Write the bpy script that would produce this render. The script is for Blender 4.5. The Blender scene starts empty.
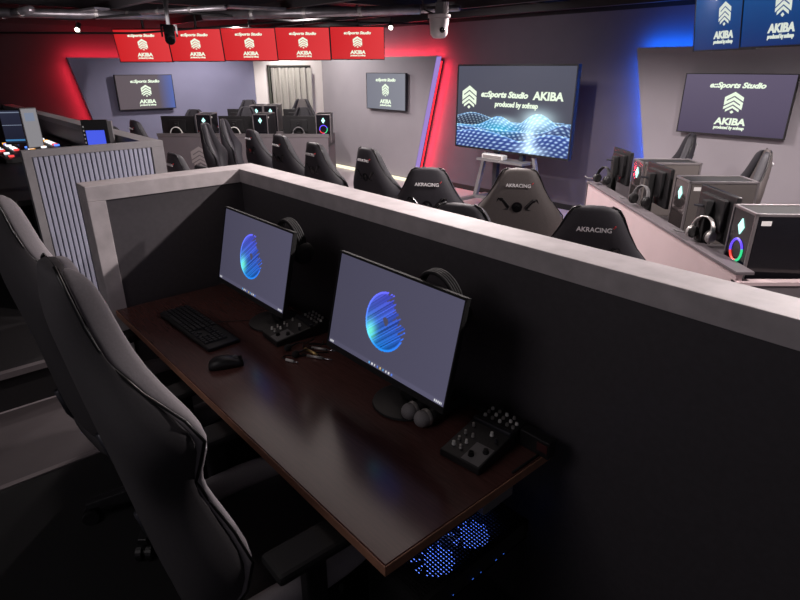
import bpy, bmesh, math, random
import numpy as np
from mathutils import Vector, Matrix

random.seed(7)
scene = bpy.context.scene
col = scene.collection
PI = math.pi
rad = math.radians

# ------------------------------------------------------------------ frames
# The room's walls and the low divider share one direction; world Y is the way the camera looks.
AX, AY = -0.0324, 0.9157                 # front right corner of the desk, on the floor
YAW = rad(-48.7)                         # local x runs along the divider, local y towards the far wall
E1 = (-math.sin(rad(41.3)), math.cos(rad(41.3)))
E2 = (math.cos(rad(41.3)), math.sin(rad(41.3)))


def F(a, b, z=0.0):
    """a: metres along the divider from the desk's end, b: metres across it, z: height"""
    return Vector((AX + a * E1[0] + b * E2[0], AY + a * E1[1] + b * E2[1], z))


# ------------------------------------------------------------------ materials
def lin(c):
    def g(v):
        v /= 255.0
        return v / 12.92 if v <= 0.04045 else ((v + 0.055) / 1.055) ** 2.4
    return (g(c[0]), g(c[1]), g(c[2]), 1.0)


def mat(name, c, rough=0.5, metal=0.0, vary=0.0, scale=20.0, bump=0.0, spec=0.5, coat=0.0, stretch=None):
    m = bpy.data.materials.new(name)
    m.use_nodes = True
    nt = m.node_tree
    p = nt.nodes['Principled BSDF']
    base = lin(c)
    p.inputs['Base Color'].default_value = base
    p.inputs['Roughness'].default_value = rough
    p.inputs['Metallic'].default_value = metal
    p.inputs['Specular IOR Level'].default_value = spec
    p.inputs['Coat Weight'].default_value = coat
    if vary or bump:
        tc = nt.nodes.new('ShaderNodeTexCoord')
        mp = nt.nodes.new('ShaderNodeMapping')
        if stretch:
            mp.inputs['Scale'].default_value = stretch
        no = nt.nodes.new('ShaderNodeTexNoise')
        no.inputs['Scale'].default_value = scale
        no.inputs['Detail'].default_value = 5
        nt.links.new(tc.outputs['Object'], mp.inputs['Vector'])
        nt.links.new(mp.outputs['Vector'], no.inputs['Vector'])
        if vary:
            cr = nt.nodes.new('ShaderNodeValToRGB')
            cr.color_ramp.elements[0].position = 0.3
            cr.color_ramp.elements[1].position = 0.7
            cr.color_ramp.elements[0].color = tuple(v * (1 - vary) for v in base[:3]) + (1,)
            cr.color_ramp.elements[1].color = tuple(min(1, v * (1 + vary)) for v in base[:3]) + (1,)
            nt.links.new(no.outputs['Fac'], cr.inputs['Fac'])
            nt.links.new(cr.outputs['Color'], p.inputs['Base Color'])
        if bump:
            bp = nt.nodes.new('ShaderNodeBump')
            bp.inputs['Strength'].default_value = bump
            bp.inputs['Distance'].default_value = 0.002
            nt.links.new(no.outputs['Fac'], bp.inputs['Height'])
            nt.links.new(bp.outputs['Normal'], p.inputs['Normal'])
    return m


def emit(name, c, s=1.0, rough=0.35):
    m = bpy.data.materials.new(name)
    m.use_nodes = True
    p = m.node_tree.nodes['Principled BSDF']
    p.inputs['Base Color'].default_value = (0.01, 0.01, 0.012, 1)
    p.inputs['Roughness'].default_value = rough
    p.inputs['Specular IOR Level'].default_value = 0.25
    p.inputs['Emission Color'].default_value = lin(c)
    p.inputs['Emission Strength'].default_value = s
    return m


def emit_ramp(name, c0, c1, s=1.0, axis='X', lo=0.0):
    """a lit screen that runs from one colour to another"""
    m = emit(name, c0, s)
    nt = m.node_tree
    tc = nt.nodes.new('ShaderNodeTexCoord')
    sp = nt.nodes.new('ShaderNodeSeparateXYZ')
    mx = nt.nodes.new('ShaderNodeMix')
    mx.data_type = 'RGBA'
    mx.inputs['A'].default_value = lin(c0)
    mx.inputs['B'].default_value = lin(c1)
    nt.links.new(tc.outputs['Generated'], sp.inputs[0])
    mr = nt.nodes.new('ShaderNodeMapRange')
    mr.inputs['From Min'].default_value = lo
    nt.links.new(sp.outputs[axis], mr.inputs['Value'])
    nt.links.new(mr.outputs['Result'], mx.inputs['Factor'])
    nt.links.new(mx.outputs['Result'], nt.nodes['Principled BSDF'].inputs['Emission Color'])
    return m


def emit_attr(name, s=1.0):
    m = emit(name, (0, 0, 0), s)
    nt = m.node_tree
    at = nt.nodes.new('ShaderNodeAttribute')
    at.attribute_name = 'picture'
    nt.links.new(at.outputs['Color'], nt.nodes['Principled BSDF'].inputs['Emission Color'])
    return m


M = {}
M['divider'] = mat('charcoal laminate', (72, 68, 72), 0.55, vary=0.08, scale=60)
M['cap'] = mat('pale concrete edging', (186, 178, 180), 0.6, vary=0.14, scale=14, bump=0.05)
M['desk'] = mat('dark walnut laminate', (86, 55, 51), 0.2, vary=0.22, scale=9, stretch=(1.5, 22, 8), spec=0.45)
M['desk_edge_lit'] = mat('walnut edge highlight', (156, 112, 90), 0.4, vary=0.15, scale=30)  # lightened so the bevel's highlight sits in the colour
M['black'] = mat('black plastic', (24, 23, 25), 0.45)
M['black_matte'] = mat('matte black plastic', (14, 13, 15), 0.75)
M['gloss'] = mat('gloss black plastic', (14, 14, 16), 0.16)
M['key'] = mat('dark keycap', (46, 46, 50), 0.5)
M['grey_plastic'] = mat('mid grey plastic', (112, 110, 112), 0.5)
M['silver'] = mat('brushed silver', (190, 186, 184), 0.35, 0.7)
M['white_plastic'] = mat('white plastic', (215, 213, 210), 0.45)
M['steel'] = mat('dark steel', (60, 60, 66), 0.4, 0.6)
M['chrome'] = mat('chrome', (200, 200, 205), 0.2, 0.9)
M['foam'] = mat('grey mic grille', (150, 146, 148), 0.7, 0.2, vary=0.25, scale=900, bump=0.4)
M['black_foam'] = mat('black foam', (30, 28, 29), 0.95, vary=0.2, scale=500)
M['leather_dark'] = mat('charcoal chair fabric', (54, 51, 54), 0.8, vary=0.08, scale=200, bump=0.08)
M['leather_lit'] = mat('chair fabric painted lit', (142, 136, 140), 0.8, vary=0.06, scale=220, bump=0.08)  # paler than the shell: light on the bolsters put into the colour
M['leather_black'] = mat('black chair leather', (40, 38, 44), 0.62, vary=0.1, scale=150, bump=0.05)
M['leather_brown'] = mat('grey brown chair leather', (84, 78, 77), 0.6, vary=0.08, scale=150)
M['piping'] = mat('black piping', (10, 10, 11), 0.4)
M['piping_light'] = mat('grey piping', (112, 108, 112), 0.5)
M['thread'] = mat('white embroidery', (215, 213, 215), 0.6)
M['red_thread'] = mat('red embroidery', (190, 40, 45), 0.6)
M['wall_dark'] = mat('dark plum wall paint', (84, 78, 88), 0.8, vary=0.05, scale=4)
M['wall_black'] = mat('near black wall paint', (34, 30, 33), 0.85, vary=0.05, scale=4)
M['panel'] = mat('grey wall panel paint', (142, 136, 142), 0.75, vary=0.04, scale=3)
M['panel_blue'] = mat('slate wall panel paint', (118, 118, 142), 0.7, vary=0.04, scale=3)
M['panel_white'] = mat('cream wall paint', (205, 198, 196), 0.8, vary=0.03, scale=3)
M['ceiling'] = mat('black ceiling paint', (26, 24, 26), 0.9)
M['beam'] = mat('blackened steel beam', (38, 35, 38), 0.6, 0.2)
M['duct'] = mat('galvanised duct', (150, 146, 150), 0.35, 0.8, vary=0.25, scale=8)
M['floor'] = mat('pale vinyl floor', (176, 164, 168), 0.45, vary=0.08, scale=5, stretch=(1, 8, 1))
M['floor_dark'] = mat('grey vinyl floor', (80, 73, 75), 0.6, vary=0.12, scale=4)
M['carpet'] = mat('black carpet', (11, 10, 12), 0.95, vary=0.35, scale=350, bump=0.4)
M['platform'] = mat('black platform carpet', (34, 31, 33), 0.9, vary=0.25, scale=300)
M['nosing'] = mat('grey edge nosing', (120, 112, 114), 0.5, 0.2)
M['slat'] = mat('pale grey slat', (166, 168, 188), 0.55, vary=0.05, scale=20)
M['slat_back'] = mat('dark slat groove', (58, 58, 72), 0.7)
M['booth_trim'] = mat('grey booth trim', (140, 137, 140), 0.6, vary=0.06, scale=20)
M['pink_panel'] = mat('pale rose laminate', (200, 180, 182), 0.5, vary=0.03, scale=6)
M['desk_grey'] = mat('dark grey laminate', (104, 97, 101), 0.5, vary=0.05, scale=6)
M['desk_top'] = mat('black desktop', (58, 54, 57), 0.4, vary=0.06, scale=20)
M['pc_body'] = mat('dark gunmetal case', (52, 50, 54), 0.4, 0.4)
M['pc_edge'] = mat('light gunmetal edge', (128, 122, 124), 0.4, 0.5)
M['pc_glass'] = mat('smoked glass', (96, 90, 88), 0.12, 0.0, spec=0.8)
M['pc_glass_dark'] = mat('dark smoked glass', (22, 21, 26), 0.12, 0.0, spec=0.5)
M['pc_mirror'] = mat('mirror smoked glass', (120, 112, 112), 0.08, 0.85)
M['curtain'] = mat('pale grey curtain cloth', (150, 146, 140), 0.85, vary=0.05, scale=40)
M['frame_green'] = mat('dark green frame', (70, 72, 64), 0.6)
M['emblem_grey'] = mat('grey emblem paint', (150, 142, 142), 0.6)
M['ptz'] = mat('warm white camera shell', (196, 188, 188), 0.45)
M['sticker'] = mat('white sticker', (235, 232, 230), 0.6)
M['brass'] = mat('gold plug', (196, 168, 110), 0.3, 0.8)
M['red_dark'] = mat('dark red plastic', (66, 28, 30), 0.5)

M['led_red'] = emit('red led strip', (255, 38, 52), 2.2)
M['led_blue'] = emit('blue led strip', (20, 110, 255), 2.2)
M['edge_glow_lav'] = emit('lavender edge glow', (176, 150, 235), 0.75)  # light on the panel's edge, given as emission
M['led_warm'] = emit('warm floor led', (255, 246, 214), 1.3)
M['scr_red'] = emit_ramp('red screen', (214, 36, 40), (232, 62, 66), 0.9)
M['scr_blue'] = emit_ramp('blue screen', (6, 40, 96), (12, 78, 136), 1.15, 'Z')
M['scr_grey'] = emit_ramp('grey screen', (84, 74, 100), (106, 96, 122), 0.8, 'Z')
M['scr_brown'] = emit_ramp('grey brown screen', (104, 92, 98), (88, 112, 190), 0.8, lo=.72)  # blue end is a reflected sheen painted into the screen
M['scr_mid'] = emit_ramp('mid grey screen', (116, 118, 130), (130, 132, 142), 1.05)
M['ink'] = emit('white screen lettering', (236, 250, 226), 1.05)
M['ink_dim'] = emit('pale screen lettering', (226, 234, 222), 0.9)
M['wave'] = emit_attr('wave screen', 1.1)
M['orb'] = emit_attr('orb desktop', 1.0)
M['diamond'] = emit('cyan white diamond light', (190, 255, 246), 1.6)
M['rgb_blue'] = emit('blue violet ring light', (110, 80, 255), 1.2)
M['rgb_red'] = emit('red ring light', (255, 70, 60), 1.2)
M['rgb_green'] = emit('green ring light', (60, 230, 150), 1.0)
M['fan_blue'] = emit('blue fan light', (92, 130, 255), 2.0)
M['blue_bit'] = emit('blue pinpoint light', (60, 110, 230), .7)
M['bulb'] = emit('white lamp lens', (255, 250, 235), 6.0)
M['diffuser'] = emit('dim lamp diffuser', (206, 190, 186), 2.2)
M['scr_navy'] = emit_ramp('navy interface screen', (26, 28, 44), (40, 42, 60), 1.0, 'Z')
M['scr_line'] = emit('pale interface line', (120, 130, 150), 1.0)
M['scr_cyan'] = emit('cyan interface bar', (60, 120, 170), 1.0)
M['scr_pale'] = emit('pale document screen', (140, 138, 142), 0.9)
M['scr_royal'] = emit('royal blue screen', (72, 92, 232), 1.0)
for k, c in dict(amber=(255, 176, 70), red=(240, 70, 70), white=(250, 250, 255), blue=(90, 140, 255), green=(70, 230, 130)).items():
    M['btn_' + k] = emit(k + ' button light', c, 1.3)


# ------------------------------------------------------------------ mesh builder
class MB:
    def __init__(self):
        self.v, self.f, self.m = [], [], []

    def add(self, vs, fs, mi=0):
        n = len(self.v)
        self.v += [tuple(p) for p in vs]
        self.f += [tuple(i + n for i in q) for q in fs]
        self.m += [mi] * len(fs)
        return self

    def box(self, c, s, mi=0, rz=0.0, rx=0.0):
        x, y, z = s[0] / 2, s[1] / 2, s[2] / 2
        R = Matrix.Rotation(rz, 3, 'Z') @ Matrix.Rotation(rx, 3, 'X')
        C = Vector(c)
        vs = [C + R @ Vector(p) for p in ((-x, -y, -z), (x, -y, -z), (x, y, -z), (-x, y, -z), (-x, -y, z), (x, -y, z), (x, y, z), (-x, y, z))]
        return self.add(vs, [(0, 3, 2, 1), (4, 5, 6, 7), (0, 1, 5, 4), (1, 2, 6, 5), (2, 3, 7, 6), (3, 0, 4, 7)], mi)

    def span(self, lo, hi, mi=0):
        return self.box([(a + b) / 2 for a, b in zip(lo, hi)], [abs(b - a) for a, b in zip(lo, hi)], mi)

    def prism(self, poly, d0, d1, plane='xz', mi=0):
        """poly in the given plane, pushed from d0 to d1 along the third axis"""
        def P(p, d):
            if plane == 'xz':
                return (p[0], d, p[1])
            if plane == 'xy':
                return (p[0], p[1], d)
            return (d, p[0], p[1])
        n = len(poly)
        vs = [P(p, d0) for p in poly] + [P(p, d1) for p in poly]
        fs = [tuple(range(n)), tuple(range(2 * n - 1, n - 1, -1))]
        fs += [(i, i + n, (i + 1) % n + n, (i + 1) % n) for i in range(n)]
        return self.add(vs, fs, mi)

    def cyl(self, p0, p1, r0, r1=None, n=16, mi=0):
        r1 = r0 if r1 is None else r1
        p0, p1 = Vector(p0), Vector(p1)
        d = (p1 - p0).normalized()
        u = d.orthogonal().normalized()
        w = d.cross(u)
        vs = []
        for p, r in ((p0, r0), (p1, r1)):
            vs += [p + (u * math.cos(t) + w * math.sin(t)) * r for t in (2 * PI * i / n for i in range(n))]
        fs = [(i, (i + 1) % n, (i + 1) % n + n, i + n) for i in range(n)]
        fs += [tuple(range(n - 1, -1, -1)), tuple(range(n, 2 * n))]
        return self.add(vs, fs, mi)

    def tube(self, pts, r, n=8, mi=0, closed=False):
        pts = [Vector(p) for p in pts]
        k = len(pts)
        vs, prev = [], None
        for i, p in enumerate(pts):
            a = pts[(i - 1) % k] if closed or i else pts[0]
            b = pts[(i + 1) % k] if closed or i < k - 1 else pts[-1]
            d = (b - a).normalized()
            u = d.orthogonal().normalized() if prev is None else (prev - d * prev.dot(d)).normalized()
            prev = u
            w = d.cross(u)
            rr = r[i] if isinstance(r, (list, tuple)) else r
            vs += [p + (u * math.cos(t) + w * math.sin(t)) * rr for t in (2 * PI * j / n for j in range(n))]
        fs = []
        for i in range(k if closed else k - 1):
            a, b = i * n, ((i + 1) % k) * n
            fs += [(a + j, a + (j + 1) % n, b + (j + 1) % n, b + j) for j in range(n)]
        if not closed:
            fs += [tuple(range(n - 1, -1, -1)), tuple(range((k - 1) * n, k * n))]
        return self.add(vs, fs, mi)

    def lathe(self, prof, c=(0, 0, 0), n=24, axis='z', mi=0):
        """prof: (radius, height) pairs"""
        vs = []
        for r, h in prof:
            for i in range(n):
                t = 2 * PI * i / n
                x, y = r * math.cos(t), r * math.sin(t)
                p = (x, y, h) if axis == 'z' else ((x, h, y) if axis == 'y' else (h, x, y))
                vs.append((c[0] + p[0], c[1] + p[1], c[2] + p[2]))
        fs = []
        for k in range(len(prof) - 1):
            fs += [(k * n + i, k * n + (i + 1) % n, (k + 1) * n + (i + 1) % n, (k + 1) * n + i) for i in range(n)]
        fs += [tuple(range(n - 1, -1, -1)), tuple(range((len(prof) - 1) * n, len(prof) * n))]
        return self.add(vs, fs, mi)

    def ball(self, c, r, n=16, mi=0):
        s = r if isinstance(r, (tuple, list)) else (r, r, r)
        k = n // 2
        prof = [(max(1e-4, math.sin(PI * i / k)), -math.cos(PI * i / k)) for i in range(k + 1)]
        q = MB().lathe(prof, n=n)
        return self.add([(c[0] + p[0] * s[0], c[1] + p[1] * s[1], c[2] + p[2] * s[2]) for p in q.v], q.f, mi)

    def loft(self, rings, mi=0, cap=True):
        n = len(rings[0])
        vs = [p for r in rings for p in r]
        fs = []
        for k in range(len(rings) - 1):
            fs += [(k * n + i, k * n + (i + 1) % n, (k + 1) * n + (i + 1) % n, (k + 1) * n + i) for i in range(n)]
        if cap:
            fs += [tuple(range(n - 1, -1, -1)), tuple(range((len(rings) - 1) * n, len(rings) * n))]
        return self.add(vs, fs, mi)

    def build(self, name, mats, parent=None, bevel=0.0, smooth=False, sub=0, loc=None, rot=None):
        me = bpy.data.meshes.new(name)
        me.from_pydata(self.v, [], self.f)
        if not isinstance(mats, (list, tuple)):
            mats = [mats]
        for m in mats:
            me.materials.append(M[m])
        for i, p in enumerate(me.polygons):
            p.material_index = self.m[i]
        bm = bmesh.new()
        bm.from_mesh(me)
        bmesh.ops.recalc_face_normals(bm, faces=bm.faces)
        bm.to_mesh(me)
        bm.free()
        if smooth:
            me.shade_smooth()
        o = bpy.data.objects.new(name, me)
        col.objects.link(o)
        if parent:
            o.parent = parent
        if loc is not None:
            o.location = loc
        if rot is not None:
            o.rotation_euler = rot
        if bevel:
            b = o.modifiers.new('bevel', 'BEVEL')
            b.width = bevel
            b.segments = 2
            b.limit_method = 'ANGLE'
        if sub:
            s = o.modifiers.new('sub', 'SUBSURF')
            s.levels = sub
            s.render_levels = sub
        return o


def tag(o, label=None, cat=None, group=None, kind=None):
    if label:
        o['label'] = label
    if cat:
        o['category'] = cat
    if group:
        o['group'] = group
    if kind:
        o['kind'] = kind
    return o


def thing(name, label, cat, loc, rz=0.0, group=None):
    o = bpy.data.objects.new(name, None)
    o.empty_display_size = 0.05
    col.objects.link(o)
    o.location = loc
    o.rotation_euler = (0, 0, rz)
    return tag(o, label, cat, group)


def structure(name, mb, m, bevel=0.0, label=None, smooth=False):
    o = mb.build(name, m, bevel=bevel, smooth=smooth)
    return tag(o, label, kind='structure')


def dup(root, loc, rz, label, group=None, dz=0.0, only_up=()):
    """a copy of a thing with copies of its parts and sub-parts"""
    r = root.copy()
    col.objects.link(r)
    r.location = loc
    r.rotation_euler = (0, 0, rz)
    r['label'] = label
    if group:
        r['group'] = group
    for ch in list(root.children):
        c = ch.copy()
        col.objects.link(c)
        c.parent = r
        if dz and c.name.split('.')[0] not in only_up:
            c.location.z += dz
        for g in ch.children:
            d = g.copy()
            col.objects.link(d)
            d.parent = c
    return r


_text = {}


def text(name, s, size, m, parent, loc, rot=(PI / 2, 0, 0), bold=0.0, shear=0.0, ext=0.0015, width=1.0):
    key = (s, size, m, bold, shear, width)
    if key not in _text:
        cu = bpy.data.curves.new(name, 'FONT')
        cu.body = s
        cu.size = size
        cu.align_x = 'CENTER'
        cu.align_y = 'CENTER'
        cu.offset = bold * size
        cu.shear = shear
        cu.extrude = ext
        cu.resolution_u = 3
        t = bpy.data.objects.new(name, cu)
        col.objects.link(t)
        bpy.context.view_layer.update()
        me = bpy.data.meshes.new_from_object(t.evaluated_get(bpy.context.evaluated_depsgraph_get()))
        bpy.data.objects.remove(t)
        bpy.data.curves.remove(cu)
        for v in me.vertices:
            v.co.x *= width
        me.name = name
        me.materials.clear()
        me.materials.append(M[m])
        _text[key] = me
    o = bpy.data.objects.new(name, _text[key])
    col.objects.link(o)
    o.parent = parent
    o.location = loc
    o.rotation_euler = rot
    return o


def chevrons(mb, s, d0, d1, plane='xz', cx=0.0, cz=0.0):
    """hexagon emblem cut into rising chevrons; s is half its width"""
    def q(poly):
        mb.prism([(cx + x * s, cz + y * s) for x, y in poly], d0, d1, plane)

    def chev(y, t, xl, xr):
        k = 0.58
        q([(-xl, y - k * xl - t), (-xl, y - k * xl), (0, y), (0, y - t)])
        q([(0, y - t), (0, y), (xr, y - k * xr), (xr, y - k * xr - t)])
    chev(1.18, 0.42, 1.0, 1.0)
    chev(0.62, 0.34, 0.98, 1.0)
    chev(0.14, 0.30, 0.98, 0.98)
    chev(-0.30, 0.26, 0.72, 0.72)
    q([(-1.0, 0.0), (-1.0, 0.35), (-0.76, 0.40), (-0.76, 0.0)])
    q([(0.74, -0.55), (0.74, -0.1), (1.0, -0.2), (1.0, -0.55)])
    q([(-0.22, -0.98), (0, -0.80), (0.22, -0.98), (0, -1.16)])
    return mb


def picture_grid(name, img, w, h, m, parent, loc, rot=(0, 0, 0)):
    """a lit panel in the xz plane, facing -y, that shows img (rows from the bottom, linear RGB)"""
    H, W = img.shape[:2]
    xs = (np.arange(W) / (W - 1) - 0.5) * w
    zs = (np.arange(H) / (H - 1) - 0.5) * h
    vs = [(x, 0, z) for z in zs for x in xs]
    fs = [(r * W + c, r * W + c + 1, (r + 1) * W + c + 1, (r + 1) * W + c) for r in range(H - 1) for c in range(W - 1)]
    me = bpy.data.meshes.new(name)
    me.from_pydata(vs, [], fs)
    me.materials.append(M[m])
    at = me.color_attributes.new('picture', 'FLOAT_COLOR', 'POINT')
    rgba = np.ones((H * W, 4), dtype=np.float32)
    rgba[:, :3] = img.reshape(-1, 3)
    at.data.foreach_set('color', rgba.ravel())
    o = bpy.data.objects.new(name, me)
    col.objects.link(o)
    o.parent = parent
    o.location = loc
    o.rotation_euler = rot
    return o


def L3(c):
    return np.array(lin(c)[:3])


# ------------------------------------------------------------------ room shell
WB = 5.86          # far wall (b)
WA = 8.70          # wall behind the rows of desks (a)


def fbox(mb, a0, a1, b0, b1, z0, z1, mi=0):
    """an upright box in the room's own frame"""
    ps = [F(a0, b0), F(a1, b0), F(a1, b1), F(a0, b1)]
    vs = [(p.x, p.y, z0) for p in ps] + [(p.x, p.y, z1) for p in ps]
    return mb.add(vs, [(0, 3, 2, 1), (4, 5, 6, 7), (0, 1, 5, 4), (1, 2, 6, 5), (2, 3, 7, 6), (3, 0, 4, 7)], mi)


structure('floor', fbox(MB(), -4.5, 10.5, -4.5, 7.0, -0.06, 0.0), 'floor')
tag(fbox(MB(), -4.4, 1.93, -4.4, 0.72, 0.0, 0.006).build('floor_carpet', 'carpet'), kind='structure')
structure('floor_strip', fbox(MB(), 1.96, 2.63, -4.4, 0.66, 0.0, 0.006), 'floor_dark')
structure('trim_1', fbox(MB(), 1.93, 1.96, -4.4, 0.66, 0.0, 0.012), 'nosing')
structure('floor_platform', fbox(MB(), 2.66, 9.8, -4.4, 0.0, 0.0, 0.22), 'platform')
structure('trim_2', fbox(MB(), 2.63, 2.67, -4.4, 0.0, 0.195, 0.228), 'nosing')
structure('wall_back', fbox(MB(), -4.5, 10.5, WB, WB + 0.12, 0.0, 2.30), 'wall_dark')
structure('trim_3', fbox(MB(), -4.5, 10.5, WB - 0.01, WB + 0.12, 2.30, 2.62), 'ceiling')
structure('wall_left', fbox(MB(), WA, WA + 0.12, -4.5, WB, 0.0, 2.24), 'wall_black')
structure('trim_4', fbox(MB(), WA - 0.01, WA + 0.12, -4.5, WB, 2.24, 2.62), 'ceiling')
structure('ceiling', fbox(MB(), -4.5, 10.5, -4.5, 7.0, 2.62, 2.7), 'ceiling')
structure('baseboard_back', fbox(MB(), -4.5, 5.5, WB - 0.012, WB, 0.0, 0.07), 'black_matte')


def wall_panel_b(name, poly, b0, b1, m):
    """panel on the far wall: poly of (a, z)"""
    mb = MB()
    n = len(poly)
    vs = [F(a, b0, z) for a, z in poly] + [F(a, b1, z) for a, z in poly]
    mb.add(vs, [tuple(range(n)), tuple(range(2 * n - 1, n - 1, -1))] + [(i, i + n, (i + 1) % n + n, (i + 1) % n) for i in range(n)])
    return structure(name, mb, m)


def wall_panel_a(name, poly, a0, a1, m):
    mb = MB()
    n = len(poly)
    vs = [F(a0, b, z) for b, z in poly] + [F(a1, b, z) for b, z in poly]
    mb.add(vs, [tuple(range(n)), tuple(range(2 * n - 1, n - 1, -1))] + [(i, i + n, (i + 1) % n + n, (i + 1) % n) for i in range(n)])
    return structure(name, mb, m)


PB0, PB1 = 5.66, 5.75     # front and back of the panels on the far wall
wall_panel_b('wall_panel_grey', [(WA - 0.03, 0.05), (6.08, 0.05), (5.60, 1.87), (WA - 0.03, 1.87)], PB0, PB1, 'panel')
wall_panel_b('wall_panel_pale', [(2.14, 0.03), (2.585, 1.91), (-4.0, 1.91), (-4.0, 0.03)], PB0, PB1, 'panel')
PA0, PA1 = 8.50, 8.59
wall_panel_a('wall_panel_slate', [(1.54, 1.84), (1.92, 0.05), (4.29, 0.05), (4.29, 1.84)], PA0, PA1, 'panel_blue')
wall_panel_a('wall_panel_cream', [(4.29, 1.84), (4.29, 0.05), (PB0, 0.05), (PB0, 1.84)], PA0 + 0.03, PA1, 'panel_white')

# led strips behind the panels' edges
def strip(name, pts, r, m, label):
    mb = MB()
    mb.tube(pts, r, 6)
    return tag(mb.build(name, m), label, 'light strip')


strip('led_strip', [F(6.04, 5.80, 0.2), F(5.63, 5.80, 1.8)], 0.012, 'led_red', 'red light strip down the slanted end of the grey panel near the big screen')
strip('led_strip', [F(5.66, 5.80, 1.84), F(8.5, 5.80, 1.84)], 0.012, 'led_red', 'red light strip along the top of the grey panel under the hanging red screens')
strip('led_strip', [F(8.60, 1.60, 1.72), F(8.60, 1.92, 0.2)], 0.012, 'led_red', 'red light strip down the slanted end of the slate panel by the dark wall')
strip('led_strip', [F(8.60, 1.60, 1.81), F(8.60, 4.2, 1.81)], 0.012, 'led_red', 'red light strip along the top of the slate panel behind the red screens')
strip('led_strip', [F(2.18, 5.80, 0.2), F(2.54, 5.80, 1.83)], 0.012, 'led_blue', 'blue light strip down the end of the pale panel beside the wave screen')
strip('led_strip', [F(2.50, 5.80, 1.88), F(-2.0, 5.80, 1.88)], 0.012, 'led_blue', 'blue light strip along the top of the pale panel under the blue screens')
mb = MB()  # the panel's lit edge, its lavender light put in as glow
vs = [F(6.075, 5.665, 0.07), F(6.075, 5.75, 0.07), F(5.60, 5.75, 1.86), F(5.60, 5.665, 1.86)]
vs2 = [v - Vector((E1[0], E1[1], 0)) * 0.012 for v in vs]
mb.add(vs + vs2, [(0, 1, 2, 3), (7, 6, 5, 4), (0, 4, 5, 1), (1, 5, 6, 2), (2, 6, 7, 3), (3, 7, 4, 0)])
tag(mb.build('panel_edge_glow', 'edge_glow_lav'), 'lavender painted glow on the edge at the slanted end of the grey wall panel', 'light strip')
tag(fbox(MB(), 6.12, 8.35, 5.60, 5.655, 0.004, 0.045).build('floor_led_strip', 'led_warm'), 'warm white light strip on the floor along the grey panel', 'light strip')

# curtained window in the cream wall
win = thing('window_1', None, None, F(PA0 + 0.028, 4.97, 0.0), YAW - PI / 2)
tag(win, kind='structure')
# local x runs along -b, local y into the wall
mb = MB()
for x0, x1, z0, z1 in ((-0.42, -0.39, 0.5, 1.75), (0.39, 0.42, 0.5, 1.75), (-0.42, 0.42, 1.725, 1.75), (-0.42, 0.42, 0.5, 0.53)):
    mb.span((x0, -0.05, z0), (x1, 0.0, z1))
# ------------------------------------------------------------------ curtain
win.rotation_euler = (0, 0, YAW + PI / 2)
mb.build('window_frame', 'frame_green', win)
MB().span((-0.40, -0.012, 0.5), (0.40, -0.004, 1.74)).build('window_pane', 'frame_green', win)
cur = thing('curtain', 'pale grey pleated curtain drawn across the window behind the rows of desks', 'curtain', F(PA0 - 0.01, 4.97, 0.0), YAW + PI / 2)
rows = []
N = 85
for z in (0.56, 0.9, 1.3, 1.6, 1.71):
    top = (1.71 - z) / 1.15
    rows.append([(-0.385 + 0.77 * i / (N - 1) + 0.006 * math.sin(i * 1.3 + z * 3),
                  -0.040 - 0.036 * math.sin(2 * PI * 6.2 * i / (N - 1) + 0.5 * math.sin(i * 0.11) + 0.25 * top), z) for i in range(N)])
mb = MB()
back = [[(x, y + 0.004, z) for x, y, z in r] for r in rows]
vs = [p for r in rows for p in r] + [p for r in back for p in r]
K = N * len(rows)
fs = []
for r in range(len(rows) - 1):
    for i in range(N - 1):
        a = r * N + i
        fs.append((a, a + 1, a + N + 1, a + N))
        fs.append((K + a + N, K + a + N + 1, K + a + 1, K + a))
mb.add(vs, fs)
mb.build('cloth', 'curtain', cur, smooth=True)
MB().cyl((-0.40, -0.03, 1.725), (0.40, -0.03, 1.725), 0.008).build('curtain_rail', 'black', cur)

# ------------------------------------------------------------------ low divider
div = thing('room_divider', 'L shaped charcoal divider with pale concrete edging round the operator desk', 'partition', F(1.87, 0.66, 0), YAW)
# local x = towards the camera's right along the divider, local y = across it
mb = MB()
mb.span((-0.13, 0.012, 0.0), (4.6, 0.118, 1.205))
mb.build('long_panel', 'divider', div)
mb = MB()
mb.span((-0.118, -0.62, 0.0), (-0.012, 0.012, 1.205))
mb.build('wing_panel', 'divider', div)
mb = MB()
poly = [(-0.13, -0.68), (0.0, -0.68), (0.0, 0.0), (4.6, 0.0), (4.6, 0.13), (-0.13, 0.13)]
n = len(poly)
mb.add([(x, y, 1.205) for x, y in poly] + [(x, y, 1.268) for x, y in poly],
       [tuple(range(n - 1, -1, -1)), tuple(range(n, 2 * n))] + [(i, (i + 1) % n, (i + 1) % n + n, i + n) for i in range(n)])
mb.build('cap', 'cap', div, bevel=0.002)
MB().span((-0.13, -0.68, 0.0), (0.0, -0.61, 1.205)).build('end_post', 'cap', div, bevel=0.002)

# ------------------------------------------------------------------ operator desk
desk = thing('operator_desk', 'long dark walnut desk standing inside the charcoal divider', 'desk', F(0, 0, 0), YAW)
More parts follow.
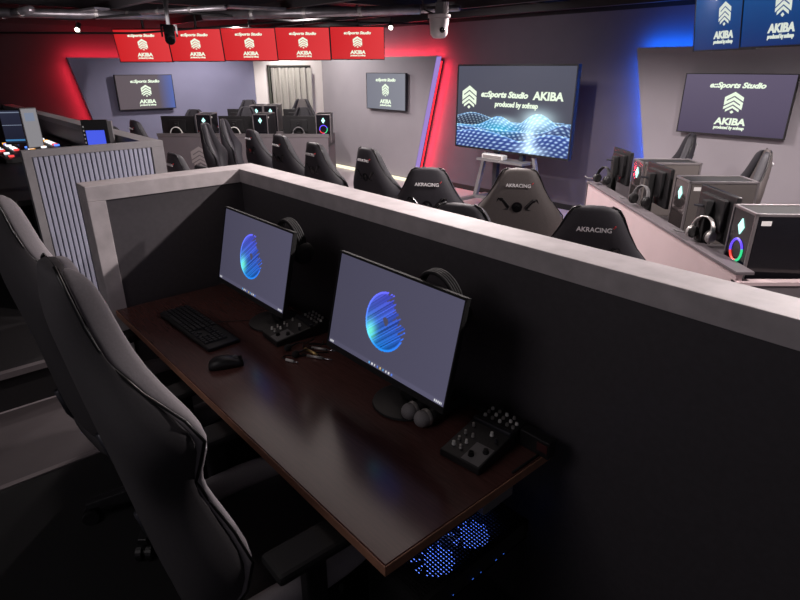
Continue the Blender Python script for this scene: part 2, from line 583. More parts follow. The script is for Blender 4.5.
# local x: -a, local y: b
MB().span((-1.865, 0.004, 0.692), (-0.004, 0.613, 0.72)).build('desktop', 'desk', desk, bevel=0.002)
mb = MB()
mb.span((-1.867, 0.0, 0.691), (0.0, 0.004, 0.7185))
mb.span((-0.004, 0.004, 0.691), (0.0, 0.614, 0.7185))
mb.build('edge_highlight', 'desk_edge_lit', desk, bevel=0.0015)
for x in (-0.33, -1.72):
    mb = MB()
    mb.span((x - 0.03, 0.27, 0.05), (x + 0.03, 0.33, 0.66))
    mb.span((x - 0.035, 0.05, 0.012), (x + 0.035, 0.57, 0.05))
    mb.span((x - 0.025, 0.06, 0.655), (x + 0.025, 0.56, 0.691))
    mb.build('leg', 'steel', desk, bevel=0.004)
MB().span((-1.70, 0.52, 0.56), (-0.35, 0.54, 0.62)).build('crossbar', 'steel', desk)
mb = MB()
mb.span((-0.05, 0.33, 0.655), (-0.004, 0.45, 0.691))
mb.span((-0.05, 0.36, 0.63), (-0.02, 0.42, 0.66))
mb.build('clamp_bracket', 'grey_plastic', desk, bevel=0.003)

# ---- pictures on the screens
def orb_picture(W=240, H=135):
    y, x = np.mgrid[0:H, 0:W].astype(float)
    y /= H - 1
    x /= W - 1
    asp = 16 / 9
    img = np.zeros((H, W, 3)) + L3((76, 74, 94))
    img *= (0.86 + 0.22 * x)[..., None]
    cx, cy, R = 0.475, 0.50, 0.30
    dx, dy = (x - cx) * asp, y - cy
    r = np.hypot(dx, dy)
    rng = np.random.default_rng(3)
    band = ((dx * 0.62 - dy * 0.78) * 85).astype(int)        # slanted streaks that fray the disc
    jit = rng.random(400)[(band + 200) % 400]
    along = dx * 0.78 + dy * 0.62
    inside = (r < R) & ~((along > 0.10 + 0.14 * jit) & (dx > -0.02) & (dy > -0.12))
    inside &= ~((r < 0.045) & (along > -0.02))
    t = np.clip((dy / R + 1) / 2, 0, 1)[..., None]
    s = np.clip((dx / R + 1) / 2, 0, 1)[..., None]
    c = L3((28, 140, 225)) * (1 - t) + L3((104, 100, 248)) * t
    c = c * (1 - 0.45 * s) + L3((16, 70, 220)) * 0.45 * s
    lum = 0.3 + 0.8 * rng.random(400)[(band * 3 + 57) % 400]
    lum = np.maximum(lum, 1.5 * np.exp(-((r - R * 0.97) / 0.018) ** 2))
    c = c * lum[..., None]
    g = np.exp(-(((dx + 0.2) / 0.08) ** 2 + ((dy + 0.16) / 0.1) ** 2))[..., None]
    c = c + g * L3((120, 255, 170)) * 0.8
    img = np.where(inside[..., None], c, img)
    bar = y < 0.045
    img[bar] = img[bar] * 1.25
    row = (np.abs(y - 0.022) < 0.012)
    for k, q in enumerate(np.linspace(0.40, 0.60, 9)):
        cc = [(90, 170, 230), (230, 230, 235), (220, 220, 225), (90, 130, 230), (240, 210, 120)][k % 5]
        img[row & (np.abs(x - q) < 0.006)] = L3(cc)
    img[row & (np.abs(x - 0.03) < 0.02) & (((x * 240).astype(int) % 3) > 0)] = L3((220, 220, 225))
    img[row & (np.abs(x - 0.955) < 0.03) & (((x * 240).astype(int) % 3) > 0)] = L3((220, 220, 225))
    return img


def wave_picture(W=250, H=141):
    y, x = np.mgrid[0:H, 0:W].astype(float)
    y /= H - 1
    x /= W - 1
    img = np.zeros((H, W, 3)) + L3((70, 72, 86))
    img = img * (0.7 + 0.45 * y)[..., None]

    def hill(x, c, w, h):
        return h * np.exp(-((x - c) / w) ** 2)
    layers = [
        (0.37 + hill(x, 0.15, 0.16, 0.05) + 0.02 * np.sin(x * 9), 0.08, (60, 110, 180), 0.35),
        (0.28 + hill(x, 0.40, 0.13, 0.13) + hill(x, 0.74, 0.16, 0.19) - hill(x, 0.58, 0.07, 0.03), 0.34, (50, 140, 205), 1.0),
        (0.25 + hill(x, 0.95, 0.12, 0.12) + hill(x, 0.05, 0.2, 0.01), 0.22, (26, 66, 165), 0.7),
        (0.15 + hill(x, 0.22, 0.26, 0.08) + hill(x, 0.88, 0.24, 0.10) - hill(x, 0.62, 0.12, 0.05), 0.5, (40, 84, 190), 0.8),
    ]
    for li, (top, depth, c, k) in enumerate(layers):
        d = (top - y)
        inside = d > 0
        fade = np.exp(-d / depth * 1.6)
        u = x * (58 - li * 6) + d * (26 if li % 2 else -20)
        v = d * (70 - li * 8) + 2.2 * np.sin(x * 7 + li)
        dots = np.clip(np.cos(2 * PI * u * 0.5) * 0.5 + 0.5, 0, 1) * np.clip(np.cos(2 * PI * v * 0.5) * 0.5 + 0.5, 0, 1)
        body = L3(c)[None, None] * (0.18 + 0.55 * fade)[..., None] * k + dots[..., None] ** 1.5 * L3((205, 235, 255)) * (0.35 + 0.75 * fade[..., None])
        rim = np.exp(-(d / 0.010) ** 2)[..., None] * L3((150, 205, 255)) * 0.6
        img = np.where(inside[..., None], body * 0.92 + img * 0.08 + rim, img)
    for cx, cy, sx, sy, a in ((0.74, 0.40, 0.11, 0.10, 1.0), (0.68, 0.18, 0.05, 0.16, 0.9), (0.46, 0.36, 0.1, 0.05, 0.5), (0.70, 0.04, 0.1, 0.05, 0.8)):
        g = np.exp(-(((x - cx) / sx) ** 2 + ((y - cy) / sy) ** 2))[..., None]
        img = img + g * L3((215, 245, 255)) * a * 0.8
    g = np.exp(-(((x - 0.42) / 0.14) ** 2 + ((y - 0.27) / 0.07) ** 2))[..., None]
    img = img + g * L3((40, 200, 220)) * 0.4
    return np.clip(img, 0, 1.2)


# ---- monitors on the operator desk (screen faces local -y)
def operator_monitor(label, a, label_pic=None):
    b_bot, z_bot, b_top, z_top = 0.362, 0.878, 0.43, 1.168
    t = thing('monitor', label, 'monitor', F(a, 0.47, 0.72), YAW, 'operator monitors')
    hh = math.hypot(b_top - b_bot, z_top - z_bot)
    tilt = -math.atan2(b_top - b_bot, z_top - z_bot)
    cy, cz = (b_bot + b_top) / 2 - 0.47, (z_bot + z_top) / 2 - 0.72
    w = hh * 16 / 9 + 0.004
    R = Matrix.Rotation(tilt, 4, 'X')
    o = bpy.data.objects.new
    mb = MB()
    mb.span((-w / 2 - 0.007, 0.003, -hh / 2 - 0.018), (w / 2 + 0.007, 0.014, hh / 2 + 0.008))
    mb.span((-w / 2 - 0.007, -0.003, -hh / 2 - 0.018), (w / 2 + 0.007, 0.004, -hh / 2 - 0.002))
    mb.span((-w / 2 - 0.007, -0.003, hh / 2 + 0.002), (w / 2 + 0.007, 0.004, hh / 2 + 0.008))
    mb.span((-w / 2 - 0.007, -0.003, -hh / 2 - 0.018), (-w / 2 - 0.002, 0.004, hh / 2 + 0.008))
    mb.span((w / 2 + 0.002, -0.003, -hh / 2 - 0.018), (w / 2 + 0.007, 0.004, hh / 2 + 0.008))
    mb.span((-0.13, 0.014, -0.12), (0.13, 0.045, 0.08))
    mb.build('casing', 'black_matte', t, loc=(0, cy, cz), rot=(tilt, 0, 0))
    s = picture_grid('screen', ORB, w, hh, 'orb', t, (0, cy, cz), (tilt, 0, 0))
    mb = MB()
    mb.span((-0.03, 0.0, 0.012), (0.03, 0.03, 0.32))
    mb.build('neck', 'black', t, bevel=0.004)
    MB().lathe([(0.105, 0.0), (0.11, 0.004), (0.108, 0.010), (0.05, 0.014)], n=32).build('stand_base', 'black', t, smooth=False)
    return t


ORB = orb_picture()
operator_monitor('black monitor showing a blue orb, standing nearest the wing of the divider', 1.285)
operator_monitor('black monitor showing a blue orb, beside the pair of grey microphones', 0.455)


# ---- headsets
def headset(label, loc, rot, mband='black', mcup='black_matte', group='headsets', mic=False):
    t = thing('headset', label, 'headset', loc, 0, group)
    t.rotation_euler = rot
    pts = [(0.078 * math.cos(q), 0, 0.085 * math.sin(q) * 1.05) for q in np.linspace(0, PI, 25)]
    mb = MB()
    for dy in (-0.012, -0.004, 0.004, 0.012):
        mb.tube([(x, dy, z) for x, y, z in pts], 0.006, 8)
    mb.build('headband', mband, t, smooth=True)
    for s in (-1, 1):
        c = MB()
        c.lathe([(0.02, 0.0), (0.038, 0.002), (0.042, 0.012), (0.036, 0.024), (0.02, 0.028)], (0, 0, 0), 20, 'x')
        o = c.build('ear_cup', mcup, t, smooth=True, loc=(s * 0.066, 0, -0.025))
        o.rotation_euler = (0, 0, 0 if s > 0 else PI)
        k = MB()
        k.lathe([(0.022, 0.004), (0.038, 0.002), (0.040, -0.010), (0.030, -0.018), (0.02, -0.012)], (0, 0, 0), 20, 'x')
        k.build('ear_cushion', 'black_foam', o, smooth=True)
        MB().cyl((s * 0.079, 0, -0.02), (s * 0.079, 0, 0.02), 0.004).build('slider', mband, t)
    if mic:
        MB().tube([(-0.075, 0, -0.03), (-0.10, -0.03, -0.04), (-0.13, -0.06, -0.045), (-0.16, -0.075, -0.035)], 0.005, 8).build('mic_boom', 'grey_plastic', t, smooth=True)
    return t


headset('black headset hooked over the back of the monitor near the divider wing', F(1.12, 0.482, 1.105), (0.12, 0, YAW), 'black_matte')
headset('black headset hooked over the back of the monitor beside the microphones', F(0.33, 0.482, 1.11), (0.12, 0, YAW), 'black_matte')

# ---- keyboard
kb = thing('keyboard', 'black full size keyboard on the walnut desk near the divider wing', 'keyboard', F(1.44, 0.197, 0.72), YAW + rad(1.5))
MB().span((-0.235, -0.066, 0.0), (0.235, 0.066, 0.016)).build('case', 'black', kb, bevel=0.005)


def keys(name, cells):
    mb = MB()
    for x, y, w in cells:
        x0, x1, y0, y1, z0, z1 = x + 0.001, x + w - 0.001, y + 0.001, y + 0.0175, 0.0155, 0.023
        i = 0.0022
        mb.add([(x0, y0, z0), (x1, y0, z0), (x1, y1, z0), (x0, y1, z0), (x0 + i, y0 + i, z1), (x1 - i, y0 + i, z1), (x1 - i, y1 - i, z1), (x0 + i, y1 - i, z1)],
               [(4, 5, 6, 7), (0, 1, 5, 4), (1, 2, 6, 5), (2, 3, 7, 6), (3, 0, 4, 7)])
    return mb.build(name, 'key', kb)


u = 0.0187
cells = []
x0, ytop = -0.228, 0.039
cells += [(x0 + i * u * 1.15, ytop, u) for i in range(13)]
for r, (sh, n) in enumerate(((0, 15), (0.4, 14), (0.7, 13), (1.1, 12))):
    y = ytop - 0.022 - r * u
    w0 = u * (1 + sh)
    cells.append((x0, y, w0))
    cells += [(x0 + w0 + i * u, y, u) for i in range(n - 2)]
    xe = x0 + w0 + (n - 2) * u
    cells.append((xe, y, max(u, x0 + 15 * u - xe)))
y = ytop - 0.022 - 4 * u
for x, w in ((0, 1.25), (1.25, 1.25), (2.5, 1.25), (3.75, 6.25), (10, 1.25), (11.25, 1.25), (12.5, 1.25), (13.75, 1.25)):
    cells.append((x0 + x * u, y, w * u))
keys('letter_keys', [c for c in cells if c[1] > -0.06])
nx = x0 + 15.3 * u
keys('arrow_keys', [(nx + i * u, ytop - 0.022 - r * u, u) for i in range(3) for r in range(2)] + [(nx + u, -0.0406, u)] + [(nx + i * u, -0.0578, u) for i in range(3)])
nx = x0 + 18.6 * u
keys('number_keys', [(nx + i * u, ytop - 0.022 - r * u, u) for i in range(4) for r in range(5)])
cable = MB()
cable.tube([F(1.44, 0.26, 0.73), F(1.41, 0.33, 0.724), F(1.35, 0.42, 0.724), F(1.34, 0.58, 0.724)], 0.002, 6)
tag(cable.build('cord', 'black_matte', smooth=True), 'thin black cord running from the keyboard behind the monitor', 'cord')

# ---- mouse
ms = thing('mouse', 'black computer mouse on the walnut desk beside the keyboard', 'mouse', F(1.066, 0.142, 0.72), YAW + rad(-22))
rings = []
for y, w, h in ((-0.060, 0.012, 0.012), (-0.055, 0.024, 0.024), (-0.035, 0.031, 0.036), (-0.01, 0.031, 0.039), (0.02, 0.029, 0.034), (0.045, 0.029, 0.025), (0.058, 0.024, 0.016), (0.062, 0.012, 0.008)):
    rings.append([(w * math.copysign(abs(math.cos(t)) ** 0.7, math.cos(t)), y, max(0.0, 0.001 + (h * abs(math.sin(t)) ** 0.7 if math.sin(t) > 0 else 0))) for t in (2 * PI * i / 16 for i in range(16))])
MB().loft(rings).build('body', 'black', ms, smooth=True)
MB().cyl((-0.0035, 0.035, 0.028), (0.0035, 0.035, 0.028), 0.010, n=16).build('scroll_wheel', 'grey_plastic', ms)
MB().span((-0.0006, 0.022, 0.020), (0.0006, 0.058, 0.0335)).build('button_gap', 'black_matte', ms)


# ---- small audio mixers
def mixer(label, a, b, rz):
    t = thing('audio_mixer', label, 'mixer', F(a, b, 0.72), YAW + rz, 'audio mixers')
    mb = MB()
    mb.prism([(-0.12, 0.0), (0.12, 0.0), (0.12, 0.052), (0.05, 0.046), (-0.12, 0.022)], -0.066, 0.066, 'yz')
    mb.build('case', 'black', t, bevel=0.003)
    sl = math.atan2(0.024, 0.17)

    def top(y):
        return 0.022 + (y + 0.12) * 0.024 / 0.17 if y < 0.05 else 0.046 + (y - 0.05) * 0.006 / 0.07
    k = MB()
    k.add([(0.002, -0.115, top(-0.115) + 0.0008), (0.060, -0.115, top(-0.115) + 0.0008), (0.060, -0.04, top(-0.04) + 0.0008), (0.002, -0.04, top(-0.04) + 0.0008)], [(0, 1, 2, 3)])
    k.build('level_panel', 'grey_plastic', t)
    m2 = MB()
    m2.span((-0.064, 0.030, top(0.03) - 0.004), (0.064, 0.046, top(0.046) + 0.008))
    m2.build('jack_ridge', 'steel', t, bevel=0.003)
    spots = [(-0.045, -0.085, 'white_plastic', .005), (-0.045, -0.06, 'silver', .004), (-0.02, -0.085, 'silver', .005), (-0.02, -0.06, 'white_plastic', .004),
             (-0.045, -0.03, 'silver', .004), (-0.02, -0.03, 'silver', .004), (0.018, -0.09, 'black', .008), (0.018, -0.09, 'black', .008),
             (0.045, -0.06, 'black', .008), (0.02, 0.005, 'white_plastic', .005), (0.045, -0.01, 'steel', .005), (-0.045, 0.008, 'silver', .004)]
    for x, y, m, r in spots:
        z = top(y)
        kn = MB().lathe([(r * 1.15, 0.0), (r * 1.15, 0.003), (r, 0.004), (r * 0.85, 0.012), (r * 0.3, 0.0125)], (x, y, z), 12)
        o = kn.build('knob', m, t)
    for x in (-0.045, -0.02, 0.005, 0.03, 0.05):
        for y in (0.066, 0.085, 0.104):
            if (x, y) != (0.05, 0.104):
                MB().lathe([(0.0052, 0.0), (0.0052, 0.003), (0.0045, 0.008), (0.002, 0.0085)], (x, y, top(y)), 10).build('channel_knob', 'silver' if (x * 1000 + y * 1000) % 2 < 1 else 'white_plastic', t)
    return t


mixer('black audio mixer with silver knobs on the desk between the two monitors', 1.128, 0.478, rad(-4))
mixer('black audio mixer with silver knobs at the far end of the desk by the microphones', 0.142, 0.488, rad(6))

# ---- microphones lying behind each other, heads towards the chairs
for (a, b, lab) in ((0.382, 0.418, 'grey ball head microphone lying beside the monitor stand, away from the mixer'), (0.327, 0.42, 'grey ball head microphone lying nearest the mixer at the desk end')):
    t = thing('microphone', lab, 'microphone', F(a, b, 0.72 + 0.026), YAW + rad(-6), 'grey microphones')
    MB().ball((0, 0, 0), (0.026, 0.027, 0.026), 24).build('grille', 'foam', t, smooth=True)
    MB().lathe([(0.0262, 0.010), (0.027, 0.013), (0.027, 0.018), (0.0258, 0.021)], n=24, axis='y').build('grille_band', 'silver', t)
    MB().lathe([(0.022, 0.022), (0.022, 0.04), (0.0155, 0.075), (0.012, 0.17), (0.012, 0.178)], n=18, axis='y').build('handle', 'black', t, smooth=True)

# ---- tangle of leads in front of the mixer between the monitors
for (a, b, z, lab) in ((1.020, 0.372, 0.734, 'small black foam tip of a lead by the mixer, nearer the keyboard'), (0.955, 0.366, 0.734, 'small black foam tip of a lead, farther from the keyboard')):
    t = thing('clip_microphone', lab, 'microphone', F(a, b, z), YAW + rad(20), 'clip microphones')
    MB().ball((0, 0, 0), (0.013, 0.017, 0.014), 16).build('foam_tip', 'black_foam', t, smooth=True)
    MB().cyl((0, 0.012, 0), (0.006, 0.055, -0.003), 0.0045, 0.003).build('capsule', 'steel', t, smooth=True)
    MB().tube([(0.006, 0.055, -0.003), (0.02, 0.08, -0.008), (0.03, 0.12, -0.011), (0.01, 0.16, -0.011)], 0.0018, 6).build('lead', 'black_matte', t, smooth=True)
tw = [((0.975, 0.45), (0.89, 0.50), 'silver'), ((0.985, 0.425), (0.865, 0.435), 'brass'), ((0.93, 0.40), (0.84, 0.45), 'silver'), ((0.955, 0.325), (0.905, 0.345), 'white_plastic')]
desc = ('topmost silver audio plug of the lead tangle between the monitors', 'gold audio plug lying across the middle of the lead tangle', 'silver audio plug lying closest to the second monitor stand', 'short white audio plug lying in front of the lead tangle')
for (p, q, m), lab in zip(tw, desc):
    t = thing('audio_plug', lab, 'plug', F(p[0], p[1], 0.72), YAW, 'audio plugs')
    d = Vector((-(q[0] - p[0]), q[1] - p[1], 0))
    n = d.normalized()
    MB().cyl(n * 0.0 + Vector((0, 0, 0.006)), d * 0.62 + Vector((0, 0, 0.006)), 0.0052, n=12).build('sleeve', m, t, smooth=True)
    MB().cyl(d * 0.62 + Vector((0, 0, 0.006)), d + Vector((0, 0, 0.006)), 0.0026, n=10).build('pin', 'chrome', t, smooth=True)
    MB().tube([Vector((0, 0, 0.006)), -n * 0.03 + Vector((0, 0.01, 0.004)), -n * 0.06 + Vector((0.02, 0.04, 0.003)), -n * 0.03 + Vector((0.05, 0.09, 0.003))], 0.002, 6).build('lead', 'black_matte', t, smooth=True)
mb = MB()
mb.tube([F(0.16, 0.62, 0.745), F(0.08, 0.60, 0.735), F(0.03, 0.585, 0.724), F(0.012, 0.56, 0.724), F(0.012, 0.45, 0.724)], 0.003, 8)
tag(mb.build('cord', 'black_matte', smooth=True), 'black cord curling from the mixer over the far end of the desk', 'cord')
bx = thing('audio_interface', 'small black box with a dark red face behind the end mixer', 'audio box', F(0.02 + 0.06, 0.645, 0.72), YAW)
bx.location = F(0.165, 0.60 + 0.012, 0.72)
MB().span((-0.05, -0.0, 0.0), (0.05, 0.036, 0.055)).build('case', 'black', bx, bevel=0.004)
MB().span((0.012, -0.003, 0.02), (0.045, 0.0, 0.045)).build('face_plate', 'red_dark', bx)
bx.location = F(0.03, 0.565, 0.72)

# ---- computer under the desk, fans glowing through the top grille
pc = thing('computer_tower', 'black computer under the walnut desk with two blue lit fans in its top', 'computer', F(0.115, 0.33, 0.0), YAW)
mb = MB()
mb.span((-0.105, -0.21, 0.03), (0.105, 0.22, 0.44))
mb.build('case', 'black_matte', pc)
mb = MB()
for x in (-0.105, 0.091):
    mb.span((x, -0.21, 0.44), (x + 0.014, 0.22, 0.50))
for y in (-0.21, 0.206):
    mb.span((-0.105, y, 0.44), (0.105, y + 0.014, 0.50))
mb.build('top_frame', 'black_matte', pc)
mb = MB()
x = -0.09
while x < 0.092:
    mb.span((x - 0.0018, -0.2, 0.494), (x + 0.0018, 0.21, 0.497))
    x += 0.0102
y = -0.2
while y < 0.21:
    mb.span((-0.092, y - 0.0028, 0.4935), (0.092, y + 0.0028, 0.4975))
    y += 0.0102
mb.build('top_grille', 'black_matte', pc)
for y in (-0.068, 0.076):
    f = MB()
    f.lathe([(0.074, 0.0), (0.074, 0.025), (0.068, 0.025), (0.066, 0.0)], (0, y, 0.452), 40)
    o = f.build('fan', 'black_matte', pc)
    b = MB()
    for k in range(9):
        t0 = 2 * PI * k / 9
        q = [(math.cos(t0 + s) * r, math.sin(t0 + s) * r + y, 0.455 + h) for r, s, h in ((0.02, 0, 0), (0.064, 0.25, 0), (0.064, 0.75, 0.016), (0.02, 0.5, 0.016))]
        b.add(q, [(0, 1, 2, 3)])
    b.lathe([(0.02, 0.0), (0.02, 0.02)], (0, y, 0.453), 20)
    b.build('fan_blades', 'fan_blue', o)
MB().span((0.105, -0.2, 0.04), (0.109, 0.21, 0.44)).build('side_window', 'pc_glass_dark', pc)
mb = MB()
for (x, y) in ((-0.09, -0.19), (0.09, -0.19), (-0.09, 0.2), (0.09, 0.2)):
    mb.cyl((x, y, 0.006), (x, y, 0.03), 0.014)
mb.build('feet', 'black', pc)
mb = MB()
mb.span((-0.09, 0.22, 0.35), (0.09, 0.226, 0.43))
mb.build('rear_plate', 'steel', pc)
for k in range(5):  # fan light through the edge holes, put in as glowing dots
    y0 = -0.10 + 0.05 * k + .02 * (k % 2)
    MB().span((0.1095, y0 + .004 * (k % 3), 0.452), (0.1102, y0 + .004 * (k % 3) + (.006 if k % 2 else .003), 0.455)).build('edge_hole_glow', 'blue_bit', pc)
MB().span((0.02, 0.228, 0.33), (0.026, 0.232, 0.47)).build('rear_light', 'blue_bit', pc)


# ------------------------------------------------------------------ gaming chairs (face local +y)
REC = rad(9)
LB = 0.90


def back_pt(s, x, n):
    """a point of the backrest: s along its height, x across, n forward of its middle"""
    y = -0.20 - s * LB * math.sin(REC) + n * math.cos(REC)
    z = 0.46 + s * LB * math.cos(REC) + n * math.sin(REC)
    return (x, y, z)


SS = [0, .08, .18, .28, .38, .46, .54, .61, .67, .73, .80, .88, .95, .985, 1.0]
W_AUD = [.19, .225, .24, .226, .206, .214, .248, .268, .262, .228, .182, .142, .114, .094, .062]
DD = [.03, .08, .11, .10, .08, .07, .085, .10, .09, .065, .05, .045, .04, .03, .012]


SEAM = [.02, .07, .10, .09, .07, .06, .075, .088, .07, .03, .0, -.008, -.010, -.010, -.008]
W_OP = [.19, .225, .24, .215, .185, .19, .232, .264, .25, .185, .128, .108, .098, .082, .05]


def make_chair(label, cat_group, shell, bolster, piping, logo=None, loc=(0, 0, 0), rz=0.0, dz=0.0):
    t = thing('gaming_chair', label, 'chair', loc, rz, cat_group)
    up = []
    WW = W_AUD if logo else W_OP
    # --- backrest: shell up to the seam, bolsters in front of it
    rings = []
    for s, w, d, se in zip(SS, WW, DD, SEAM):
        th = 0.055 - 0.03 * max(0, s - 0.9) / 0.1
        q = [(0, -th), (.5, -th), (.84, -th * .72), (.97, -th * .2 + .3 * max(se, 0)), (1.0, max(se, 0) * .7), (.985, se), (.88, se * .6), (.6, .01), (.3, .01), (0, .008)]
        rings.append([back_pt(s, w * x, n) for x, n in q] + [back_pt(s, -w * x, n) for x, n in reversed(q[1:-1])])
    up.append(MB().loft(rings).build('backrest', shell, t, smooth=True, sub=1))
    for sd in (-1, 1):
        rings = []
        for s, w, d, se in zip(SS, WW, DD, SEAM):
            q = [(.985, se), (1.0, se * .5 + d * .5), (.95, d * 1.05), (.83, d * 1.06), (.68, d * .6 + .006), (.55, .014), (.62, -.004), (.88, se * .55)]
            rings.append([back_pt(s * .985 + .005, sd * w * x, n) for x, n in q])
        up.append(MB().loft(rings).build('side_bolster', bolster, t, smooth=True, sub=1))
        up.append(MB().tube([back_pt(s, sd * w * .99, se) for s, w, se in zip(SS, WW, SEAM)], 0.0036, 6).build('piping', piping, t, smooth=True))
    # --- seat
    rings = []
    for y, w, z0, z1 in ((-.25, .17, .40, .47), (-.22, .20, .385, .485), (-.05, .21, .38, .485), (.12, .205, .38, .485), (.22, .195, .39, .48), (.27, .17, .405, .455)):
        rings.append([(-w, y, z0), (w, y, z0), (w * 1.02, y, (z0 + z1) / 2), (w, y, z1), (w * .4, y, z1 - .008), (-w * .4, y, z1 - .008), (-w, y, z1), (-w * 1.02, y, (z0 + z1) / 2)])
    up.append(MB().loft(rings).build('seat', shell, t, smooth=True, sub=1))
    for sd in (-1, 1):
        rings = []
        for y, x, h in ((-.24, .20, .06), (-.12, .225, .085), (.06, .23, .09), (.18, .22, .075), (.26, .19, .04)):
            rings.append([(sd * (x - .04), y, .41), (sd * (x + .035), y, .42), (sd * (x + .05), y, .45 + h * .5), (sd * (x + .02), y, .45 + h), (sd * (x - .03), y, .44 + h * .7)])
        up.append(MB().loft(rings).build('seat_bolster', bolster, t, smooth=True, sub=1))
    # --- arms
    low = .09 if logo else 0.0
    for sd in (-1, 1):
        a = MB()
        a.span((sd * .15, -.03, .365), (sd * .30, .03, .385))
        a.span((sd * .285 - .02, -.028, .365), (sd * .285 + .02, .028, .62 - low))
        a = a.build('armrest', 'black', t, bevel=0.006)
        p = MB()
        p.box((sd * .285, .02, .635 - low), (.095, .26, .03))
        p.build('arm_pad', 'black_matte', a, bevel=0.011)
        up.append(a)
    # --- under the seat
    m = MB()
    m.span((-.12, -.14, .335), (.12, .12, .375))
    m.cyl((.10, .03, .35), (.27, .05, .345), .007)
    up.append(m.build('tilt_mechanism', 'black', t, bevel=0.004))
    for sd in (-1, 1):
        b = MB()
        b.tube([(sd * .18, -.12, .36), (sd * .215, -.2, .37), (sd * .215, -.235, .44), (sd * .20, -.26, .55)], .014, 8)
        up.append(b.build('back_bracket', 'steel', t, smooth=True))
    g = MB()
    g.cyl((0, 0, .09), (0, 0, .24 + dz * .4), .026)
    g.cyl((0, 0, .20), (0, 0, .345 + dz), .015)
    g.build('gas_lift', 'black', t, smooth=False)
    st = MB()
    st.cyl((0, 0, .075), (0, 0, .14), .045, .035, 20)
    for k in range(5):
        q = 2 * PI * k / 5 + 0.5
        c, s_ = math.cos(q), math.sin(q)
        rr = []
        for r, w, z0, z1 in ((.02, .034, .085, .135), (.16, .027, .08, .122), (.31, .02, .072, .096)):
            rr.append([(c * r - s_ * w, s_ * r + c * w, z0), (c * r + s_ * w, s_ * r - c * w, z0), (c * r + s_ * w * .8, s_ * r - c * w * .8, z1), (c * r - s_ * w * .8, s_ * r + c * w * .8, z1)])
        st.loft(rr)
    st.build('star_base', 'black', t, bevel=0.003)
    for k in range(5):
        q = 2 * PI * k / 5 + 0.5
        c, s_ = math.cos(q), math.sin(q)
        w = MB()
        p = Vector((c * .30, s_ * .30, .03))
        ax = Vector((-s_, c, 0))
        for e in (-1, 1):
            w.cyl(p + ax * (e * .008), p + ax * (e * .028), .03, n=18)
        w.cyl(p - ax * .01, p + ax * .01, .012)
        w.cyl((c * .30, s_ * .30, .05), (c * .30, s_ * .30, .08), .01)
        w.build('caster', 'black', t)
    # --- vents and emblem on the back of the backrest
    for sd in (-1, 1) if logo else ():
        v = MB()
        pts = [(sd * .045, .765), (sd * .085, .815), (sd * .105, .815), (sd * .14, .745), (sd * .13, .73), (sd * .05, .75)]
        P3 = [back_pt(s, x, -.054 + .02 * max(0, abs(x) - .08) / .07) for x, s in pts]
        v.tube(P3, .005, 6, closed=True)
        n = len(P3)
        v.add([(p[0], p[1] - .002, p[2]) for p in P3], [tuple(range(n))])
        up.append(v.build('vent', 'gloss', t))
    if logo:
        e = MB()
        c0 = Vector(back_pt(.765, 0, -.054))
        nn = (Vector(back_pt(.765, 0, -.1)) - c0).normalized()
        e.cyl(c0 - nn * .01, c0 + nn * .006, .030, n=24)
        e.cyl(c0 + nn * .004, c0 + nn * .009, .018, .015, n=24)
        up.append(e.build('vent_emblem', 'gloss', t))
    if logo:
        p = back_pt(.905, 0, -.0565)
        up.append(text('name_lettering', 'AKRACING', .026, logo, t, p, (PI / 2 + REC * -1 + 0, 0, 0), bold=.02, width=1.05))
        p = back_pt(.92, .076, -.052)
        k = MB()
        k.prism([(p[0] - .003, p[2] - .004), (p[0] + .001, p[2] - .004), (p[0] + .007, p[2] + .005), (p[0] + .003, p[2] + .005)], p[1] - .006, p[1] + .006)
        up.append(k.build('red_flash', 'red_thread', t))
    if dz:
        for o in up:
            o.location.z += dz
    return t


FIX = ('gas_lift', 'star_base', 'caster')
op = make_chair('charcoal gaming chair with lit-painted bolsters at the desk, nearest the camera', 'operator chairs', 'leather_dark', 'leather_lit', 'piping',
                loc=(-0.392, 1.238, 0.006), rz=rad(-50), dz=0.03)
dup(op, (-0.975, 1.915, 0.006), rad(-43), 'charcoal gaming chair with lit-painted bolsters at the desk, beside the wing of the divider')

DZ = -0.15
aud = make_chair('black gaming chair with white lettering just beyond the divider, straight under the dome camera', 'audience chairs', 'leather_black', 'leather_black', 'piping', 'thread', dz=DZ)
HEAD = 0.36


def seat_at(src, hx, hy, deg, label, ddz=0.0, group=None):
    """put a chair so that the top of its backrest is over (hx, hy); deg turns it, 0 looking along +y"""
    q = rad(deg)
    loc = (hx - HEAD * math.sin(q), hy + HEAD * math.cos(q), 0.0)
    if src.get('placed') is None:
        src['placed'] = 1
        src.location = loc
        src.rotation_euler = (0, 0, q)
        src['label'] = label
        return src
    return dup(src, loc, q, label, group, ddz, FIX)


seat_at(aud, 0.156, 3.23, -12, 'black lettered gaming chair beyond the divider, in front of the red lit slanted panel')
brown = make_chair('grey brown gaming chair with lettered back in front of the wave screen', 'audience chairs', 'leather_brown', 'leather_black', 'piping', 'thread', dz=DZ)
seat_at(brown, 0.667, 3.20, -14, 'grey brown gaming chair with lettered back in front of the wave screen')
seat_at(aud, 0.797, 2.27, -16, 'black gaming chair with lettered back closest to the rose fronted desk', 0.0)
seat_at(aud, 0.25, 2.36, -24, 'black gaming chair tucked low behind the divider beside the grey brown chair', -0.01)
seat_at(aud, -0.26, 4.32, -50, 'black gaming chair standing alone before the grey panel with the small square screen', -0.03)
seat_at(aud, -0.70, 4.63, -52, 'black gaming chair beyond the divider with its back below the curtain corner', -0.03)
seat_at(aud, -1.09, 5.21, -52, 'black gaming chair in the audience row just beyond the divider corner', -0.03)
seat_at(aud, -1.58, 6.17, -52, 'black gaming chair farthest along the audience row, close to the long monitor desk', -0.08)
